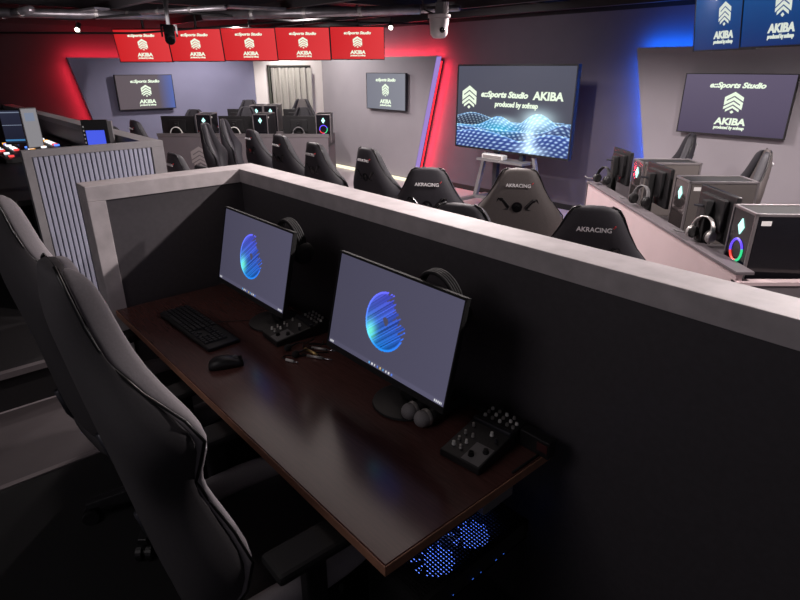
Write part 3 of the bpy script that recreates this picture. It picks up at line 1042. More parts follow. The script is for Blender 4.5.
seat_at(aud, -2.02, 6.04, -85, 'black gaming chair turned sideways before the chevron emblem, nearer the emblem', 0.0)
seat_at(aud, -2.08, 6.88, -85, 'black gaming chair turned sideways beside the front of the long monitor desk', -0.03)
seat_at(aud, -1.255, 3.60, -48, 'black gaming chair of which the top shows just over the divider wing', -0.05)
seat_at(aud, -1.88, 4.76, -48, 'black gaming chair half hidden behind the corner of the slatted booth', -0.13)
seat_at(aud, -2.98, 6.06, -48, 'black gaming chair behind the booth, its headrest next to the small blue screen', -0.03)
seat_at(aud, -3.02, 6.68, -48, 'black gaming chair behind the booth, closer to the grey screen on the slate panel', -0.03)
for x, y, lab, d in ((-3.08, 8.95, 'black gaming chair behind the long desk, at the monitor under the grey wall screen', -.06),
                     (-2.29, 8.95, 'black gaming chair behind the long desk, at its middle monitor', -.02),
                     (-1.44, 8.95, 'black gaming chair behind the long desk, at the monitor below the curtain', -.03),
                     (-2.48, 9.86, 'black gaming chair in the rear row against the slate panel', .03),
                     (-1.62, 9.95, 'grey topped gaming chair in the rear row right before the curtain', .04)):
    seat_at(brown if 'grey topped' in lab else aud, x, y, 180, lab, d, 'player chairs')
seat_at(aud, 2.55, 5.08, 70, 'black gaming chair behind the rose fronted desk, at its far computer', -.005, 'player chairs')
seat_at(brown, 2.56, 4.02, 70, 'grey brown gaming chair behind the rose fronted desk, between its near computers', -.005, 'player chairs')
for o in (aud, brown):
    del o['placed']


# ------------------------------------------------------------------ computers of the players (front faces local -y)
def tower(label, loc, rz, glass, ring=True, front='pc_glass_dark', group='player computers', mirror=False):
    t = thing('computer_tower', label, 'computer', loc, rz, group)
    w, d, h = 0.21, 0.40, 0.39
    mb = MB()
    mb.span((-w / 2 + .004, -d / 2 + .03, .012), (w / 2 - .004, d / 2, h - .012))
    mb.build('case', 'pc_body', t)
    mb = MB()
    for sx in (-1, 1):
        x = sx * (w / 2 - .006)
        mb.span((x - .006, -d / 2, 0), (x + .006, -d / 2 + .014, h))
        mb.span((x - .006, -d / 2, h - .014), (x + .006, d / 2, h))
        mb.span((x - .006, d / 2 - .014, 0), (x + .006, d / 2, h))
        mb.span((x - .006, -d / 2, 0), (x + .006, d / 2, .014))
    mb.span((-w / 2, -d / 2, h - .012), (w / 2, -d / 2 + .014, h))
    mb.span((-w / 2, d / 2 - .014, h - .012), (w / 2, d / 2, h))
    mb.build('frame', 'pc_edge', t, bevel=0.002)
    MB().span((-w / 2 + .012, -d / 2 + .02, h - .013), (w / 2 - .012, d / 2 - .02, h - .006)).build('top_vent', 'black_matte', t)
    fr = MB().span((-w / 2 + .012, -d / 2 + .004, .012), (w / 2 - .012, -d / 2 + .03, h - .012)).build('front_panel', front, t)
    dm = MB()
    z = h - .085
    dm.prism([(-.026, z), (0, z - .038), (.026, z), (0, z + .038)], -d / 2 - .001, -d / 2 + .0035)
    dm.build('diamond_light', 'diamond', fr)
    if ring:
        for k, zc in enumerate((.19, .075)):
            for j, m in enumerate(('rgb_blue', 'rgb_red', 'rgb_green', 'rgb_blue')):
                q0 = PI / 2 + j * PI / 2 + .3
                pts = [(.052 * math.cos(q), -d / 2 + .002, zc + .052 * math.sin(q)) for q in np.linspace(q0, q0 + PI / 2, 9)]
                MB().tube(pts, .006, 6).build('ring_light', m, fr)
    for sx in (-1, 1):
        MB().span((sx * (w / 2 - .004), -d / 2 + .016, .016), (sx * (w / 2 + .001), d / 2 - .016, h - .016)).build('side_panel', glass, t)
        MB().span((sx * (w / 2 + .001), -d / 2 + .03, h - .055), (sx * (w / 2 + .002), -d / 2 + .075, h - .033)).build('sticker', 'sticker', t)
    return t


def player_monitor(label, loc, rz, group='player monitors', w=0.54, h=0.305, lift=0.10):
    """screen faces local +y, its back with the stand faces local -y"""
    t = thing('monitor', label, 'monitor', loc, rz, group)
    mb = MB()
    mb.span((-w / 2, -.012, lift), (w / 2, .012, lift + h))
    mb.span((-.12, -.035, lift + .06), (.12, -.01, lift + .22))
    mb.build('casing', 'black', t, bevel=.004)
    MB().span((-w / 2 + .008, .012, lift + .015), (w / 2 - .008, .0135, lift + h - .008)).build('screen', 'gloss', t)
    mb = MB()
    mb.prism([(-.045, .01), (.045, .01), (.028, lift + .20), (-.028, lift + .20)], -.075, -.035)
    mb.build('neck', 'black_matte', t, bevel=.004)
    mb = MB()
    mb.prism([(-.12, -.095), (.12, -.095), (.17, .10), (.14, .11), (0, -.06), (-.14, .11), (-.17, .10)], 0, .012, 'xy')
    mb.build('stand_base', 'black_matte', t, bevel=.003)
    MB().cyl((0, -.075, lift + .17), (0, -.125, lift + .175), .006).build('hanger', 'steel', t)
    return t


# ---- long desk at the back
ld = thing('player_desk', 'long grey fronted player desk with chevron emblem below the red screens', 'desk', (-2.16, 8.05, 0), rad(-2.5), 'player desks')
MB().span((-1.18, 0.0, 0.03), (1.18, .025, .835)).build('front_panel', 'desk_grey', ld)
MB().span((-1.19, -.006, .835), (1.19, .035, .875)).build('top_edge', 'pc_edge', ld)
MB().span((-1.18, .025, .70), (1.18, .62, .73)).build('worktop', 'desk_top', ld)
for x in (-1.18, 1.15):
    MB().span((x, .025, 0), (x + .03, .62, .835)).build('end_panel', 'desk_grey', ld)
o = chevrons(MB(), .12, -.004, 0.0, cx=-.63, cz=.56).build('emblem', 'emblem_grey', ld)
ld['label'] = 'long grey fronted player desk with chevron emblem below the red screens'

for x, lab in ((-3.13, 'black monitor seen from behind on the long desk, nearest the slatted booth'), (-2.32, 'black monitor seen from behind in the middle of the long desk'), (-1.42, 'black monitor seen from behind on the long desk, below the curtain')):
    player_monitor(lab, (x, 8.36, .73), rad(-2), w=.47, h=.27, lift=.085)
for x, lab in ((-3.13, 'white headset hanging behind the monitor nearest the slatted booth'), (-2.32, 'white headset hanging behind the middle monitor of the long desk'), (-1.42, 'grey headset hanging behind the monitor below the curtain')):
    headset(lab, (x, 8.245, .855), (0, 0, rad(8)), 'white_plastic' if 'white' in lab else 'grey_plastic', 'white_plastic' if 'white' in lab else 'grey_plastic', 'player headsets')
tower('black tower with cyan diamond light beside the long desk monitor nearest the booth', (-2.73, 8.40, .73), rad(4), 'pc_glass_dark', False)
tower('black tower with cyan diamond light by the middle monitor of the long desk', (-1.92, 8.40, .73), rad(-4), 'pc_body', False)
tower('black tower with cyan diamond and rainbow ring at the end of the long desk', (-1.07, 8.40, .73), rad(2), 'pc_body', True)
# ---- second row behind it
rd = thing('player_desk', 'grey rear player desk between the long desk and the curtain', 'desk', (-2.05, 9.1, 0), 0, 'player desks')
MB().span((-.72, 0, .03), (.72, .025, .80)).build('front_panel', 'desk_grey', rd)
MB().span((-.72, .025, .70), (.72, .5, .73)).build('worktop', 'desk_top', rd)
for x in (-.72, .69):
    MB().span((x, .025, 0), (x + .03, .5, .80)).build('end_panel', 'desk_grey', rd)
player_monitor('black monitor on the rear desk, partly behind a chair back', (-2.55, 9.42, .73), 0, w=.34, h=.27, lift=.11)
player_monitor('black monitor on the rear desk in front of the curtain', (-1.64, 9.42, .73), 0, w=.40, h=.27, lift=.11)
tower('black tower on the rear desk touching the slate panel side of its twin', (-2.20, 9.34, .79), 0, 'pc_edge', False)
tower('black tower with pale side on the rear desk, the twin closer to the curtain', (-1.985, 9.34, .79), 0, 'pc_edge', False)
for x in (-2.20, -1.985):
    tag(MB().box((x, 9.34, .76), (.2, .4, .06)).build('riser', 'black', bevel=.004), 'black riser under the rear desk tower ' + ('nearer the slate panel' if x < -2.1 else 'nearer the curtain'), 'riser', 'tower risers')

# ---- rose fronted desk on the far side of the floor
RQ = rad(0.0)
sd = thing('player_desk', 'rose fronted player desk with three towers by the pale wall panel', 'desk', (1.535, 2.44, 0), RQ, 'player desks')
MB().span((0, 0, .03), (.03, 2.22, .845)).build('front_panel', 'pink_panel', sd)
MB().span((-.008, -.01, .845), (.075, 2.23, .86)).build('top_edge', 'desk_grey', sd, bevel=.002)
MB().span((.03, 0.03, .68), (.68, 2.22, .715)).build('worktop', 'desk_top', sd)
MB().span((.0, -.012, 0.0), (.68, .018, .795)).build('end_panel', 'desk_grey', sd)
MB().span((.0, -.016, .795), (.68, .03, .812)).build('end_edge', 'pink_panel', sd)
MB().span((.0, 2.205, 0), (.68, 2.232, .86)).build('far_panel', 'desk_grey', sd)
for y in (.75, 1.48):
    MB().span((.09, y, 0), (.60, y + .03, .68)).build('support', 'desk_grey', sd)

towers = [((1.62 + .20, 2.62, .715), 'pc_glass_dark', True, 'gloss', 'dark tower with rainbow fan rings at the near end of the rose fronted desk'),
          ((1.69 + .20, 3.41, .715), 'pc_glass', False, 'pc_mirror', 'tower with grey glass side standing at the middle of the rose fronted desk'),
          ((1.70 + .20, 4.11, .715), 'pc_glass', False, 'pc_mirror', 'tower with red tinted front at the far end of the rose fronted desk')]
for loc, g, r, fr, lab in towers:
    tower(lab, loc, rad(-90 - 3), g, r, fr)
mons = [((1.66, 2.93, .715), 'black monitor seen edge on beside the rainbow ring tower'), ((1.70, 3.75, .715), 'black monitor seen edge on behind the grey glass tower'), ((1.73, 4.50, .715), 'black monitor seen edge on at the far end of the rose fronted desk')]
for loc, lab in mons:
    player_monitor(lab, loc, rad(-90), w=.36, h=.25, lift=.165)
hs = [((1.572, 2.89, .935), 'silver headset hanging beside the rainbow ring tower', 'silver'), ((1.574, 3.72, .935), 'grey headset hanging beside the grey glass tower', 'grey_plastic'), ((1.574, 4.47, .935), 'dark headset hanging at the far end of the rose fronted desk', 'black')]
for loc, lab, m in hs:
    hq = headset(lab, (loc[0] + .01, loc[1], loc[2] - .006), (rad(-12), 0, rad(-70)), m, 'silver' if m == 'silver' else 'black', 'player headsets', True)
    hq.scale = (.82, .82, .82)


# ------------------------------------------------------------------ televisions
def tv(label, w, h, scr, ink, loc, rz, tilt, group, mount, shape='stack', name='television'):
    """screen faces local -y"""
    t = thing(name, label, 'television', loc, rz, group)
    hold = MB()
    hold.span((-w / 2 - .008, .002, -h / 2 - .01), (w / 2 + .008, .035, h / 2 + .008))
    for x0, x1, z0, z1 in ((-w / 2 - .008, -w / 2, -h / 2 - .01, h / 2 + .008), (w / 2, w / 2 + .008, -h / 2 - .01, h / 2 + .008), (-w / 2, w / 2, h / 2, h / 2 + .008), (-w / 2, w / 2, -h / 2 - .01, -h / 2)):
        hold.span((x0, -.006, z0), (x1, .003, z1))
    hold.span((-w * .3, .035, -h * .3), (w * .3, .055, h * .25))
    hold.build('casing', 'black', t, rot=(tilt, 0, 0))
    s = MB().span((-w / 2, -.001, -h / 2), (w / 2, .002, h / 2)).build('screen', scr, t, rot=(tilt, 0, 0))
    d = -.0025
    text('title_lettering', 'e::Sports Studio', h * .12, ink, s, (0, d, h * .32), bold=.045, shear=.25, width=1.18)
    chevrons(MB(), h * .155, -.003, -.0015, cz=.035 * h).build('emblem', ink, s)
    text('place_lettering', 'AKIBA', h * .155, ink, s, (0, d, -h * .285), bold=.04, shear=.08, width=1.15)
    text('maker_lettering', 'produced by sofmap', h * .075, ink, s, (0, d, -h * .385), bold=.045, shear=.1, width=.82)
    if mount == 'ceiling':
        k = MB()
        k.cyl((0, .09, 0), (0, .09, 2.62 - loc[2]), .018)
        k.box((0, .09, 2.61 - loc[2]), (.12, .12, .02))
        k.box((0, .07, 0), (.2, .05, .16), rx=tilt)
        k.build('mount', 'black', t)
    else:
        MB().span((-.15, .05, -.1), (.15, mount, .1)).build('mount', 'black', t)
    return t


TW, TH = .712, .40
tt = rad(13)
xs = [-3.47, -2.757, -2.03, -1.305, -.573]
who = ['red screen at the outer end of the hanging row, over the dark red wall', 'red screen hanging right behind the black stage light', 'red screen in the middle of the hanging row', 'red screen of the hanging row above the curtain', 'red screen at the end of the hanging row nearest the dome camera']
for i, (x, lab) in enumerate(zip(xs, who)):
    tv(lab, TW, TH, 'scr_red', 'ink', (x, 8.4, 1.985 + i * .008), 0, tt, 'hanging red screens', 'ceiling')
bq = math.atan2(1.0, -.094) - PI     # runs along the rose desk
for (x, y, lab) in ((2.237, 4.36, 'blue hanging screen farther from the camera, beside the blue lit wall'), (2.168, 3.60, 'blue hanging screen nearest the camera, above the rose fronted desk')):
    tv(lab, .70, .42, 'scr_blue', 'ink_dim', (x, y, 2.045), rad(-90 + 5.4), rad(8), 'hanging blue screens', 'ceiling')
p = F(6.67, 5.595, 1.36)
tv('grey square looking wall screen on the grey panel by the slanted red light', .95, .535, 'scr_mid', 'ink', p, YAW, 0, 'wall screens', .066)
p = F(1.49, 5.58, 1.385)
tv('wide grey wall screen with large lettering on the pale panel', .965, .543, 'scr_grey', 'ink', p, YAW, 0, 'wall screens', .08)
p = F(8.42, 2.48, 1.38)
tv('grey wall screen with a painted blue sheen on the slate panel', .80, .46, 'scr_brown', 'ink', p, YAW + PI / 2, 0, 'wall screens', .08)

# ---- big wave screen on its wheeled stand
bt = thing('wave_television', 'big screen showing a blue dotted wave on a wheeled stand', 'television', F(3.865, 5.22, 0), YAW)
W_, H_ = 1.745, .985
mb = MB()
mb.span((-W_ / 2 - .014, .004, .728), (W_ / 2 + .014, .055, 1.752))
for x0, x1, z0, z1 in ((-W_ / 2 - .014, -W_ / 2, .728, 1.752), (W_ / 2, W_ / 2 + .014, .728, 1.752), (-W_ / 2, W_ / 2, 1.74, 1.752), (-W_ / 2, W_ / 2, .728, .74)):
    mb.span((x0, -.008, z0), (x1, .005, z1))
mb.build('casing', 'black', bt)
scr = picture_grid('screen', wave_picture(), W_, H_, 'wave', bt, (0, 0, 1.24))
text('title_lettering', 'e::Sports Studio',   .094, 'ink', scr, (-.115, -.004, .165), bold=.045, shear=.25, width=1.2)
text('place_lettering', 'AKIBA', .125, 'ink', scr, (.53, -.004, .165), bold=.035, shear=.05, width=1.15)
text('maker_lettering', 'produced by sofmap', .082, 'ink', scr, (.08, -.004, .055), bold=.04, shear=.1, width=.95)
chevrons(MB(), .12, -.005, -.002, cx=-.67, cz=.12).build('emblem', 'ink', scr)
for sx in (-1, 1):
    mb = MB()
    mb.prism([(sx * .36, .70), (sx * .40, .70), (sx * .56, .10), (sx * .50, .10)], .02, .07)
    mb.build('leg', 'grey_plastic', bt, bevel=.004)
    mb = MB()
    mb.span((sx * .53 - .035, -.30, .075), (sx * .53 + .035, .28, .115))
    mb.build('foot_bar', 'grey_plastic', bt, bevel=.006)
    for y in (-.27, .25):
        q = MB()
        q.cyl((sx * .53 - .018, y, .036), (sx * .53 + .018, y, .036), .036, n=20)
        q.cyl((sx * .53, y, .05), (sx * .53, y, .09), .01)
        q.build('caster', 'white_plastic', bt)
    MB().span((sx * .20 - .03, .02, .10), (sx * .20 + .03, .08, 1.5)).build('upright', 'steel', bt)
MB().span((-.52, -.01, .09), (.52, .05, .125)).build('lower_bar', 'grey_plastic', bt)
MB().span((-.36, -.16, .62), (.36, .10, .645)).build('tray', 'grey_plastic', bt)
cb = thing('video_bar', 'white box lying on the tray below the wave screen', 'box', F(3.99, 5.13, .645), YAW)
MB().span((-.17, -.05, 0), (.17, .05, .062)).build('body', 'white_plastic', cb, bevel=.012)
MB().span((-.15, -.052, .012), (.15, -.05, .05)).build('front_grille', 'silver', cb)

# ------------------------------------------------------------------ slatted control booth
bo = thing('control_booth', 'low control booth wall with pale vertical slats behind the divider wing', 'booth', F(3.30, 0.0, 0), YAW)
# local x = -a, local y = b
mb = MB()
mb.span((-.06, 0.0, 1.225), (0.0, .82, 1.265))
mb.span((-.06, 0.0, 0.0), (0.0, .045, 1.225))
mb.span((-.06, .74, 0.0), (0.0, .82, 1.225))
mb.build('slat_frame', 'booth_trim', bo, bevel=.002)
MB().span((-.055, .045, 0.0), (-.018, .74, 1.225)).build('groove_panel', 'slat_back', bo)
for k in range(24):
    y = .062 + k * .0287
    MB().span((-.018, y - .0108, 0.0), (-.004, y + .0108, 1.224)).build('slat', 'slat', bo, bevel=.003)
mb = MB()
mb.span((-6.4, .71, 0.0), (-.06, .81, 1.215))
mb.build('rear_wall', 'desk_grey', bo)
MB().span((-6.4, .70, 1.215), (-.06, .82, 1.262)).build('rear_cap', 'booth_trim', bo)

ct = thing('control_desk', 'black control desk inside the booth carrying the lit switcher', 'desk', F(4.6, 0.3, 0), YAW)
MB().span((-2.8, -.55, .93), (1.2, .36, .965)).build('worktop', 'black', ct, bevel=.004)
MB().span((-2.8, .30, .22), (1.2, .33, .93)).build('rear_panel', 'black_matte', ct)
for x in (-2.7, -.9, 1.0):
    MB().span((x, -.28, .22), (x + .05, .30, .93)).build('support', 'black_matte', ct)
mb = MB()
mb.span((-2.4, -.50, .72), (1.1, -.2, .76))
mb.build('lower_shelf', 'black_matte', ct)


def face_cam(p, extra=0.0):
    return math.atan2(p.y, p.x) - PI / 2 + extra


swp = F(5.75, .40, .965)
sw = thing('video_switcher', 'video switcher with rows of white, red, blue and amber lit buttons', 'switcher', swp, YAW)
mb = MB()
mb.prism([(-.26, 0), (.26, 0), (.26, .12), (-.26, .03)], -.62, .62, 'yz')
mb.build('case', 'black', sw, bevel=.004)
pal = ['btn_amber', 'btn_white', 'btn_red', 'btn_blue', 'btn_white', 'btn_amber', 'btn_white', 'btn_white', 'btn_red', 'btn_white']
rr = random.Random(11)
for r in range(5):
    for c in range(15):
        if rr.random() < .62:
            y = -.2 + r * .09
            MB().box((-.53 + c * .075, y, .03 + (y + .26) * .09 / .52 + .008), (.030, .040, .014)).build('button', rr.choice(pal), sw)

# monitors of the booth
p = F(5.55, .60, .965)
q1 = Vector((-2.98 - .66, 5.25, 0))
m1 = thing('monitor', 'booth monitor with a dark interface on its screen', 'monitor', (-3.44, 5.32, 1.07), rad(16))
MB().span((-.125, .0, .0), (.125, .03, .30)).build('casing', 'black', m1)
s = MB().span((-.118, -.003, .015), (.118, 0, .292)).build('screen', 'scr_navy', m1)
mb = MB()
mb.span((-.118, -.005, .272), (.118, -.003, .280))
mb.span((-.118, -.005, .165), (.118, -.003, .170))
mb.build('interface_lines', 'scr_line', s)
MB().span((-.118, -.005, .03), (.118, -.003, .045)).build('progress_bar', 'scr_cyan', s)
MB().span((-.03, .02, -.075), (.03, .05, .1)).build('stand', 'black', m1)
m2 = thing('monitor', 'booth monitor with a pale grey page, angled beside the dark one', 'monitor', (-3.25, 5.22, 1.06), rad(52))
MB().span((-.066, .0, -.01), (.066, .03, .33)).build('casing', 'grey_plastic', m2)
s = MB().span((-.06, -.003, .0), (.06, 0, .322)).build('screen', 'scr_pale', m2)
MB().span((-.04, -.005, .22), (.035, -.003, .29)).build('page_block', 'scr_line', s)
MB().span((-.03, .02, -.095), (.03, .05, .1)).build('stand', 'black', m2)
m3 = thing('monitor', 'small booth monitor showing a royal blue screen behind the slats', 'monitor', (-2.16, 4.18, 1.055), rad(14))
MB().span((-.085, .0, .0), (.085, .04, .32)).build('casing', 'black', m3, bevel=.004)
s = MB().span((-.062, -.003, .05), (.058, 0, .25)).build('screen', 'scr_royal', m3)
mb = MB()
mb.span((-.03, -.005, .13), (.03, -.003, .138))
mb.span((-.03, -.005, .09), (-.022, -.003, .138))
mb.span((.022, -.005, .09), (.03, -.003, .138))
mb.build('icon', 'black', s)
mb = MB()
for k in range(8):
    mb.span((-.078, -.004, .08 + k * .027), (-.070, 0, .092 + k * .027))
mb.build('side_marks', 'white_plastic', m3)
MB().span((.085, .005, .0), (.11, .05, .31)).build('side_cheek', 'grey_plastic', m3)
MB().span((-.06, .0, -.11), (.06, .06, .0)).build('stand', 'black', m3)
# small desk lamps / controller with coloured lights
pn = thing('light_controller', 'black controller with green and amber lamps behind the slatted wall', 'controller', (-2.68, 4.42, .965), rad(-10))
mb = MB()
mb.prism([(-.09, 0), (.09, 0), (.09, .10), (-.09, .04)], -.16, .16, 'yz')
mb.build('case', 'black', pn, bevel=.004)
for x, y, m, r in ((-.02, .03, 'btn_green', .02), (-.10, -.03, 'btn_amber', .018), (.08, .0, 'btn_amber', .02), (.11, .03, 'btn_amber', .02)):
    MB().ball((x, y, .075 + y * .33), r, 12).build('lamp', m, pn, smooth=True)
ar = thing('desk_microphone', 'black gooseneck microphone standing in the control booth', 'microphone', (-2.52, 4.72, .965), 0)
MB().lathe([(.06, 0), (.06, .02), (.03, .03)], n=20).build('base', 'black', ar)
MB().tube([(0, 0, .02), (0, -.01, .14), (.05, -.03, .22), (.14, -.06, .24)], .007, 8).build('gooseneck', 'steel', ar, smooth=True)
MB().ball((.16, -.065, .235), (.035, .022, .022), 12).build('head', 'black_foam', ar, smooth=True)

# ------------------------------------------------------------------ under the ceiling
rb = random.Random(5)
# open steel grid
for k, a in enumerate((2.2, 3.6, 5.0, 6.4, 7.6)):
    structure('beam', fbox(MB(), a, a + .10, -4.0, WB - .02, 2.38, 2.50), 'beam')
for k, b in enumerate((-2.6, -1.2, 0.2, 1.6, 3.0, 4.4, 5.3)):
    structure('beam', fbox(MB(), 0.4, WA - .02, b, b + .07, 2.30, 2.38), 'beam')
ducts = [((-5.4, 6.3, 2.25), (-2.6, 7.1, 2.25), .045, 'long silver duct running before the first red screens towards the booth corner'),
         ((-4.6, 7.2, 2.25), (-3.6, 6.2, 2.24), .035, 'short silver duct above the dark red wall'),
         ((-2.2, 7.1, 2.25), (0.2, 6.3, 2.25), .045, 'silver duct above the middle hanging screens'),
         ((-.7, 7.2, 2.27), (.6, 6.4, 2.27), .03, 'thin silver duct leading to the dome camera'),
         ((-3.4, 7.2, 2.26), (-1.7, 6.2, 2.26), .025, 'thin silver pipe crossing above the stage light')]
for p, q, r, lab in ducts:
    t = thing('air_duct', lab, 'duct', p, 0, 'ceiling ducts')
    d = Vector(q) - Vector(p)
    MB().cyl((0, 0, 0), d, r, n=20).build('pipe', 'duct', t, smooth=True)
    for s in (.25, .5, .75):
        c = d * s
        n = d.normalized()
        MB().cyl(c - n * .02, c + n * .02, r * 1.06, n=20).build('joint_band', 'silver', t)
        MB().cyl(c, (c.x, c.y, 2.30 - p[2]), .006).build('hanger_rod', 'steel', t)
plates = [((-4.75, 7.0), .9, .4, 15, 'silver foil panel under the ceiling over the booth'), ((-3.3, 6.8), .5, .16, -40, 'silver foil panel under the ceiling before the first red screen'), ((-1.5, 6.6), .6, .2, 30, 'silver foil panel under the ceiling before the middle red screens'), ((-.4, 6.9), .5, .15, -30, 'silver foil panel under the ceiling before the last red screen')]
for (x, y), w, d, r, lab in plates:
    tag(MB().box((x, y, 2.285), (w, d, .02), rz=rad(r)).build('foil_panel', 'duct'), lab, 'panel', 'foil panels')
mbc = [((-4.8, 6.7, 2.27), (-3.6, 6.9, 2.2), (-2.4, 6.8, 2.27), (-1.2, 7.1, 2.2), (.2, 6.9, 2.27)), ((-5.0, 7.5, 2.1), (-3.2, 7.6, 2.1), (-1.4, 8.15, 2.27), (.6, 8.6, 2.26))]
for pts, lab in zip(mbc, ('black cable sagging below the ceiling grid, farther from the red screens', 'black cable sagging below the ceiling grid, nearer the red screens')):
    tag(MB().tube(pts, .012, 8).build('cable', 'black_matte', smooth=True), lab, 'cable', 'ceiling cables')

# dome camera
dc = thing('dome_camera', 'white pan tilt camera hanging from the ceiling by the red lit wall', 'camera', (0.31, 5.0, 2.02), rad(-8))
MB().lathe([(.012, -.09), (.045, -.085), (.068, -.06), (.072, -.02), (.078, .05), (.078, .06)], n=28).build('body', 'ptz', dc, smooth=True)
MB().lathe([(.088, .06), (.09, .068), (.09, .082), (.05, .086)], n=28).build('top_plate', 'ptz', dc)
mb = MB()
mb.span((-.03, -.03, .084), (.03, .03, .17))
mb.cyl((.0, 0, .16), (.0, 0, .60), .018)
mb.build('mount', 'grey_plastic', dc, bevel=.003)
MB().cyl((.05, -.01, .09), (.05, -.01, .17), .022, n=16).build('mount_knuckle', 'ptz', dc)
MB().tube([(-.05, 0, .09), (-.12, 0, .12), (-.14, 0, .22), (-.06, 0, .32), (0, 0, .42)], .007, 8).build('lead', 'black', dc, smooth=True)
MB().ball((.03, -.062, -.03), .022, 14).build('lens', 'gloss', dc, smooth=True)

# black stage light on a drop pole
sl = thing('stage_light', 'black stage light on a drop pole before the second red screen', 'spotlight', (-2.06, 5.6, 2.0), rad(20))
MB().cyl((0, 0, .05), (0, 0, .62), .018, n=12).build('drop_pole', 'black', sl)
MB().tube([(.02, 0, .60), (-.03, .01, .45), (.025, 0, .3), (0, .01, .12)], .008, 8).build('lead', 'black_matte', sl, smooth=True)
mb = MB()
mb.box((0, 0, .0), (.09, .14, .09), rx=rad(-25))
mb.cyl((0, -.05, -.03), (0, -.12, -.065), .042, n=20)
mb.build('lamp_body', 'black', sl, bevel=.006)
mb = MB()
mb.span((-.07, -.02, -.03), (-.055, .02, .07))
mb.span((.055, -.02, -.03), (.07, .02, .07))
mb.span((-.07, -.02, .055), (.07, .02, .07))
mb.build('yoke', 'black', sl)
MB().cyl((0, -.121, -.066), (0, -.124, -.068), .034, n=20).build('lens', 'gloss', sl)

# small ceiling spots
spots = [((-3.98, 7.75, 2.15), 'small lit ceiling spot over the dark red wall'), ((-.12, 8.2, 2.20), 'small lit ceiling spot beside the last red screen')]
for p, lab in spots:
    t = thing('ceiling_spot', lab, 'spotlight', p, 0, 'ceiling spots')
    MB().cyl((0, 0, 0), (0, .06, .06), .035, .03, 16).build('housing', 'black', t)
    MB().cyl((0, .0, 0), (0, .03, 2.62 - p[2]), .008).build('stem', 'black', t)
    MB().ball((0, -.005, -.005), .028, 14).build('lamp_lens', 'bulb', t, smooth=True)

# flat ceiling light over the floor beyond the divider
cl = thing('ceiling_light', 'long dim flat light under the ceiling just beyond the divider', 'light', F(1.9, 1.30, 2.27), YAW)
MB().span((-1.25, -.48, .012), (1.25, .48, .05)).build('housing', 'black', cl)
MB().span((-1.2, -.44, .0), (1.2, .44, .012)).build('diffuser', 'diffuser', cl)

# ------------------------------------------------------------------ light
def area(name, loc, target, power, size, color, size_y=None, spread=None):
    l = bpy.data.lights.new(name, 'AREA')
    l.energy = power
    l.color = color
    l.shape = 'RECTANGLE' if size_y else 'DISK'
    l.size = size
    if size_y:
        l.size_y = size_y
    if spread:
        l.spread = spread
    o = bpy.data.objects.new(name, l)
    col.objects.link(o)
    o.location = loc
    o.rotation_euler = (Vector(target) - Vector(loc)).to_track_quat('-Z', 'Y').to_euler()
    return o


def spot(name, loc, target, power, angle, color=(1, .95, .92), blend=.5, r=.03):
    l = bpy.data.lights.new(name, 'SPOT')
    l.energy = power
    l.color = color
    l.spot_size = rad(angle)
    l.spot_blend = blend
    l.shadow_soft_size = r
    o = bpy.data.objects.new(name, l)
    col.objects.link(o)
    o.location = loc
    o.rotation_euler = (Vector(target) - Vector(loc)).to_track_quat('-Z', 'Y').to_euler()
    return o


WARM = (1.0, .90, .88)
# hall spots under the ceiling
for a, b, pw in ((5.2, 3.2, 150), (2.6, 3.6, 160), (0.2, 3.6, 150), (7.2, 3.4, 100), (4.0, 2.13, 90), (1.7, 2.13, 110), (-.5, 2.13, 130)):
    p = F(a, b, 2.28)
    spot('hall_spot', p, (p.x, p.y, 0), pw, 160, WARM, .35, .04)
for a, b, ta, tb in ((4.4, 4.0, 4.2, WB), (1.2, 4.0, 1.0, WB), (6.6, 4.2, 6.9, WB), (7.3, 3.3, WA, 3.2)):  # unseen fills added to brighten the walls and their panels
    spot('wall_fill', F(a, b, 2.25), F(ta, tb, 1.0), 52, 110, (1, .93, .95), .9, .05)
spot('curtain_spot', F(7.9, 4.75, 2.22), F(8.0, 5.6, 0.9), 85, 160, (1, .95, .9), .6, .03)
spot('wing_spot', F(0.2, 2.08, 2.25), F(2.3, .2, .9), 130, 75, WARM, .5, .02)
# led spill

def led(name, p0, p1, out, power, color):
    """a line of light from p0 to p1 that shines along out"""
    p0, p1 = Vector(p0), Vector(p1)
    l = bpy.data.lights.new(name, 'AREA')
    l.energy = power
    l.color = color
    l.shape = 'RECTANGLE'
    l.size = (p1 - p0).length
    l.size_y = .02
    o = bpy.data.objects.new(name, l)
    col.objects.link(o)
    x = (p1 - p0).normalized()
    z = -(out - x * out.dot(x)).normalized()
    y = z.cross(x)
    o.matrix_world = Matrix.Translation((p0 + p1) / 2) @ Matrix((x, y, z)).transposed().to_4x4()


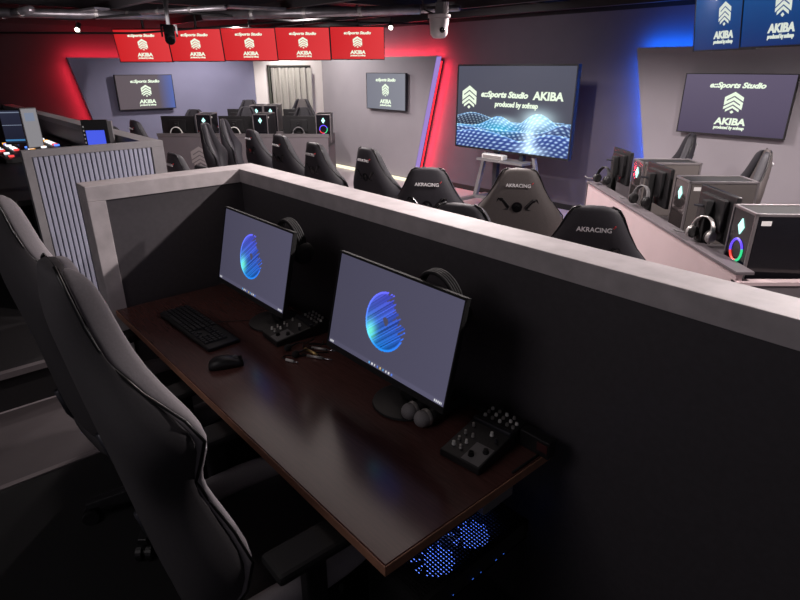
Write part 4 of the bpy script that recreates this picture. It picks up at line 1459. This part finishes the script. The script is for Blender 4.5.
VA = Vector((E1[0], E1[1], 0))
VB = Vector((E2[0], E2[1], 0))
UP = Vector((0, 0, 1))
RED = (1, .03, .06)
BLUE = (.01, .16, 1)
led('red_led', F(6.03, 5.77, .1), F(5.60, 5.77, 1.8), VB * .5 - VA, 20, RED)
led('red_led', F(5.62, 5.77, 1.86), F(8.45, 5.77, 1.86), VB * .4 + UP, 30, RED)
led('red_led', F(8.60, 1.55, 1.8), F(8.60, 1.90, .1), VA * .5 - VB, 26, RED)
led('red_led', F(8.60, 1.56, 1.83), F(8.60, 4.6, 1.83), VA * .4 + UP, 55, RED)
led('blue_led', F(2.20, 5.77, .1), F(2.56, 5.77, 1.85), VB * .5 + VA, 15, BLUE)
led('blue_led', F(2.58, 5.77, 1.90), F(-1.5, 5.77, 1.90), VB * .4 + UP, 38, BLUE)
area('ceiling_fill', (-2.6, 5.6, 2.0), (-2.6, 6.9, 2.4), 16, 1.6, (1, .9, .92), .3)  # unseen fill added to brighten the ducts and beams
area('operator_fill', F(.6, -1.5, 2.5), F(.7, -.2, .7), 13, 1.2, (1, .92, .93), 1.2)  # added fill behind the camera, lifts the divider's near side
pl = bpy.data.lights.new('fan_glow', 'POINT')
pl.energy = 0.25
pl.color = (.2, .3, 1)
pl.shadow_soft_size = .02
po = bpy.data.objects.new('fan_glow', pl)
col.objects.link(po)
po.location = F(0.115, .33, .475)

w = bpy.data.worlds.new('World')
scene.world = w
w.use_nodes = True
w.node_tree.nodes['Background'].inputs['Color'].default_value = (.75, .7, .8, 1)
w.node_tree.nodes['Background'].inputs['Strength'].default_value = 0.14

# ------------------------------------------------------------------ camera
cd = bpy.data.cameras.new('camera')
cam = bpy.data.objects.new('camera', cd)
col.objects.link(cam)
cd.sensor_width = 36
cd.lens = 36 * 568 / 800
cd.clip_start = 0.02
cam.location = (0, 0, 1.72)
cam.rotation_euler = (rad(90 - 22.3), 0, 0)
scene.camera = cam

vs_ = scene.view_settings
vs_.view_transform = 'Standard'
vs_.look = 'None'
vs_.exposure = 0.0
vs_.gamma = 1.0
vs_.use_curve_mapping = False
try:
    scene.cycles.use_denoising = True
except Exception:
    pass
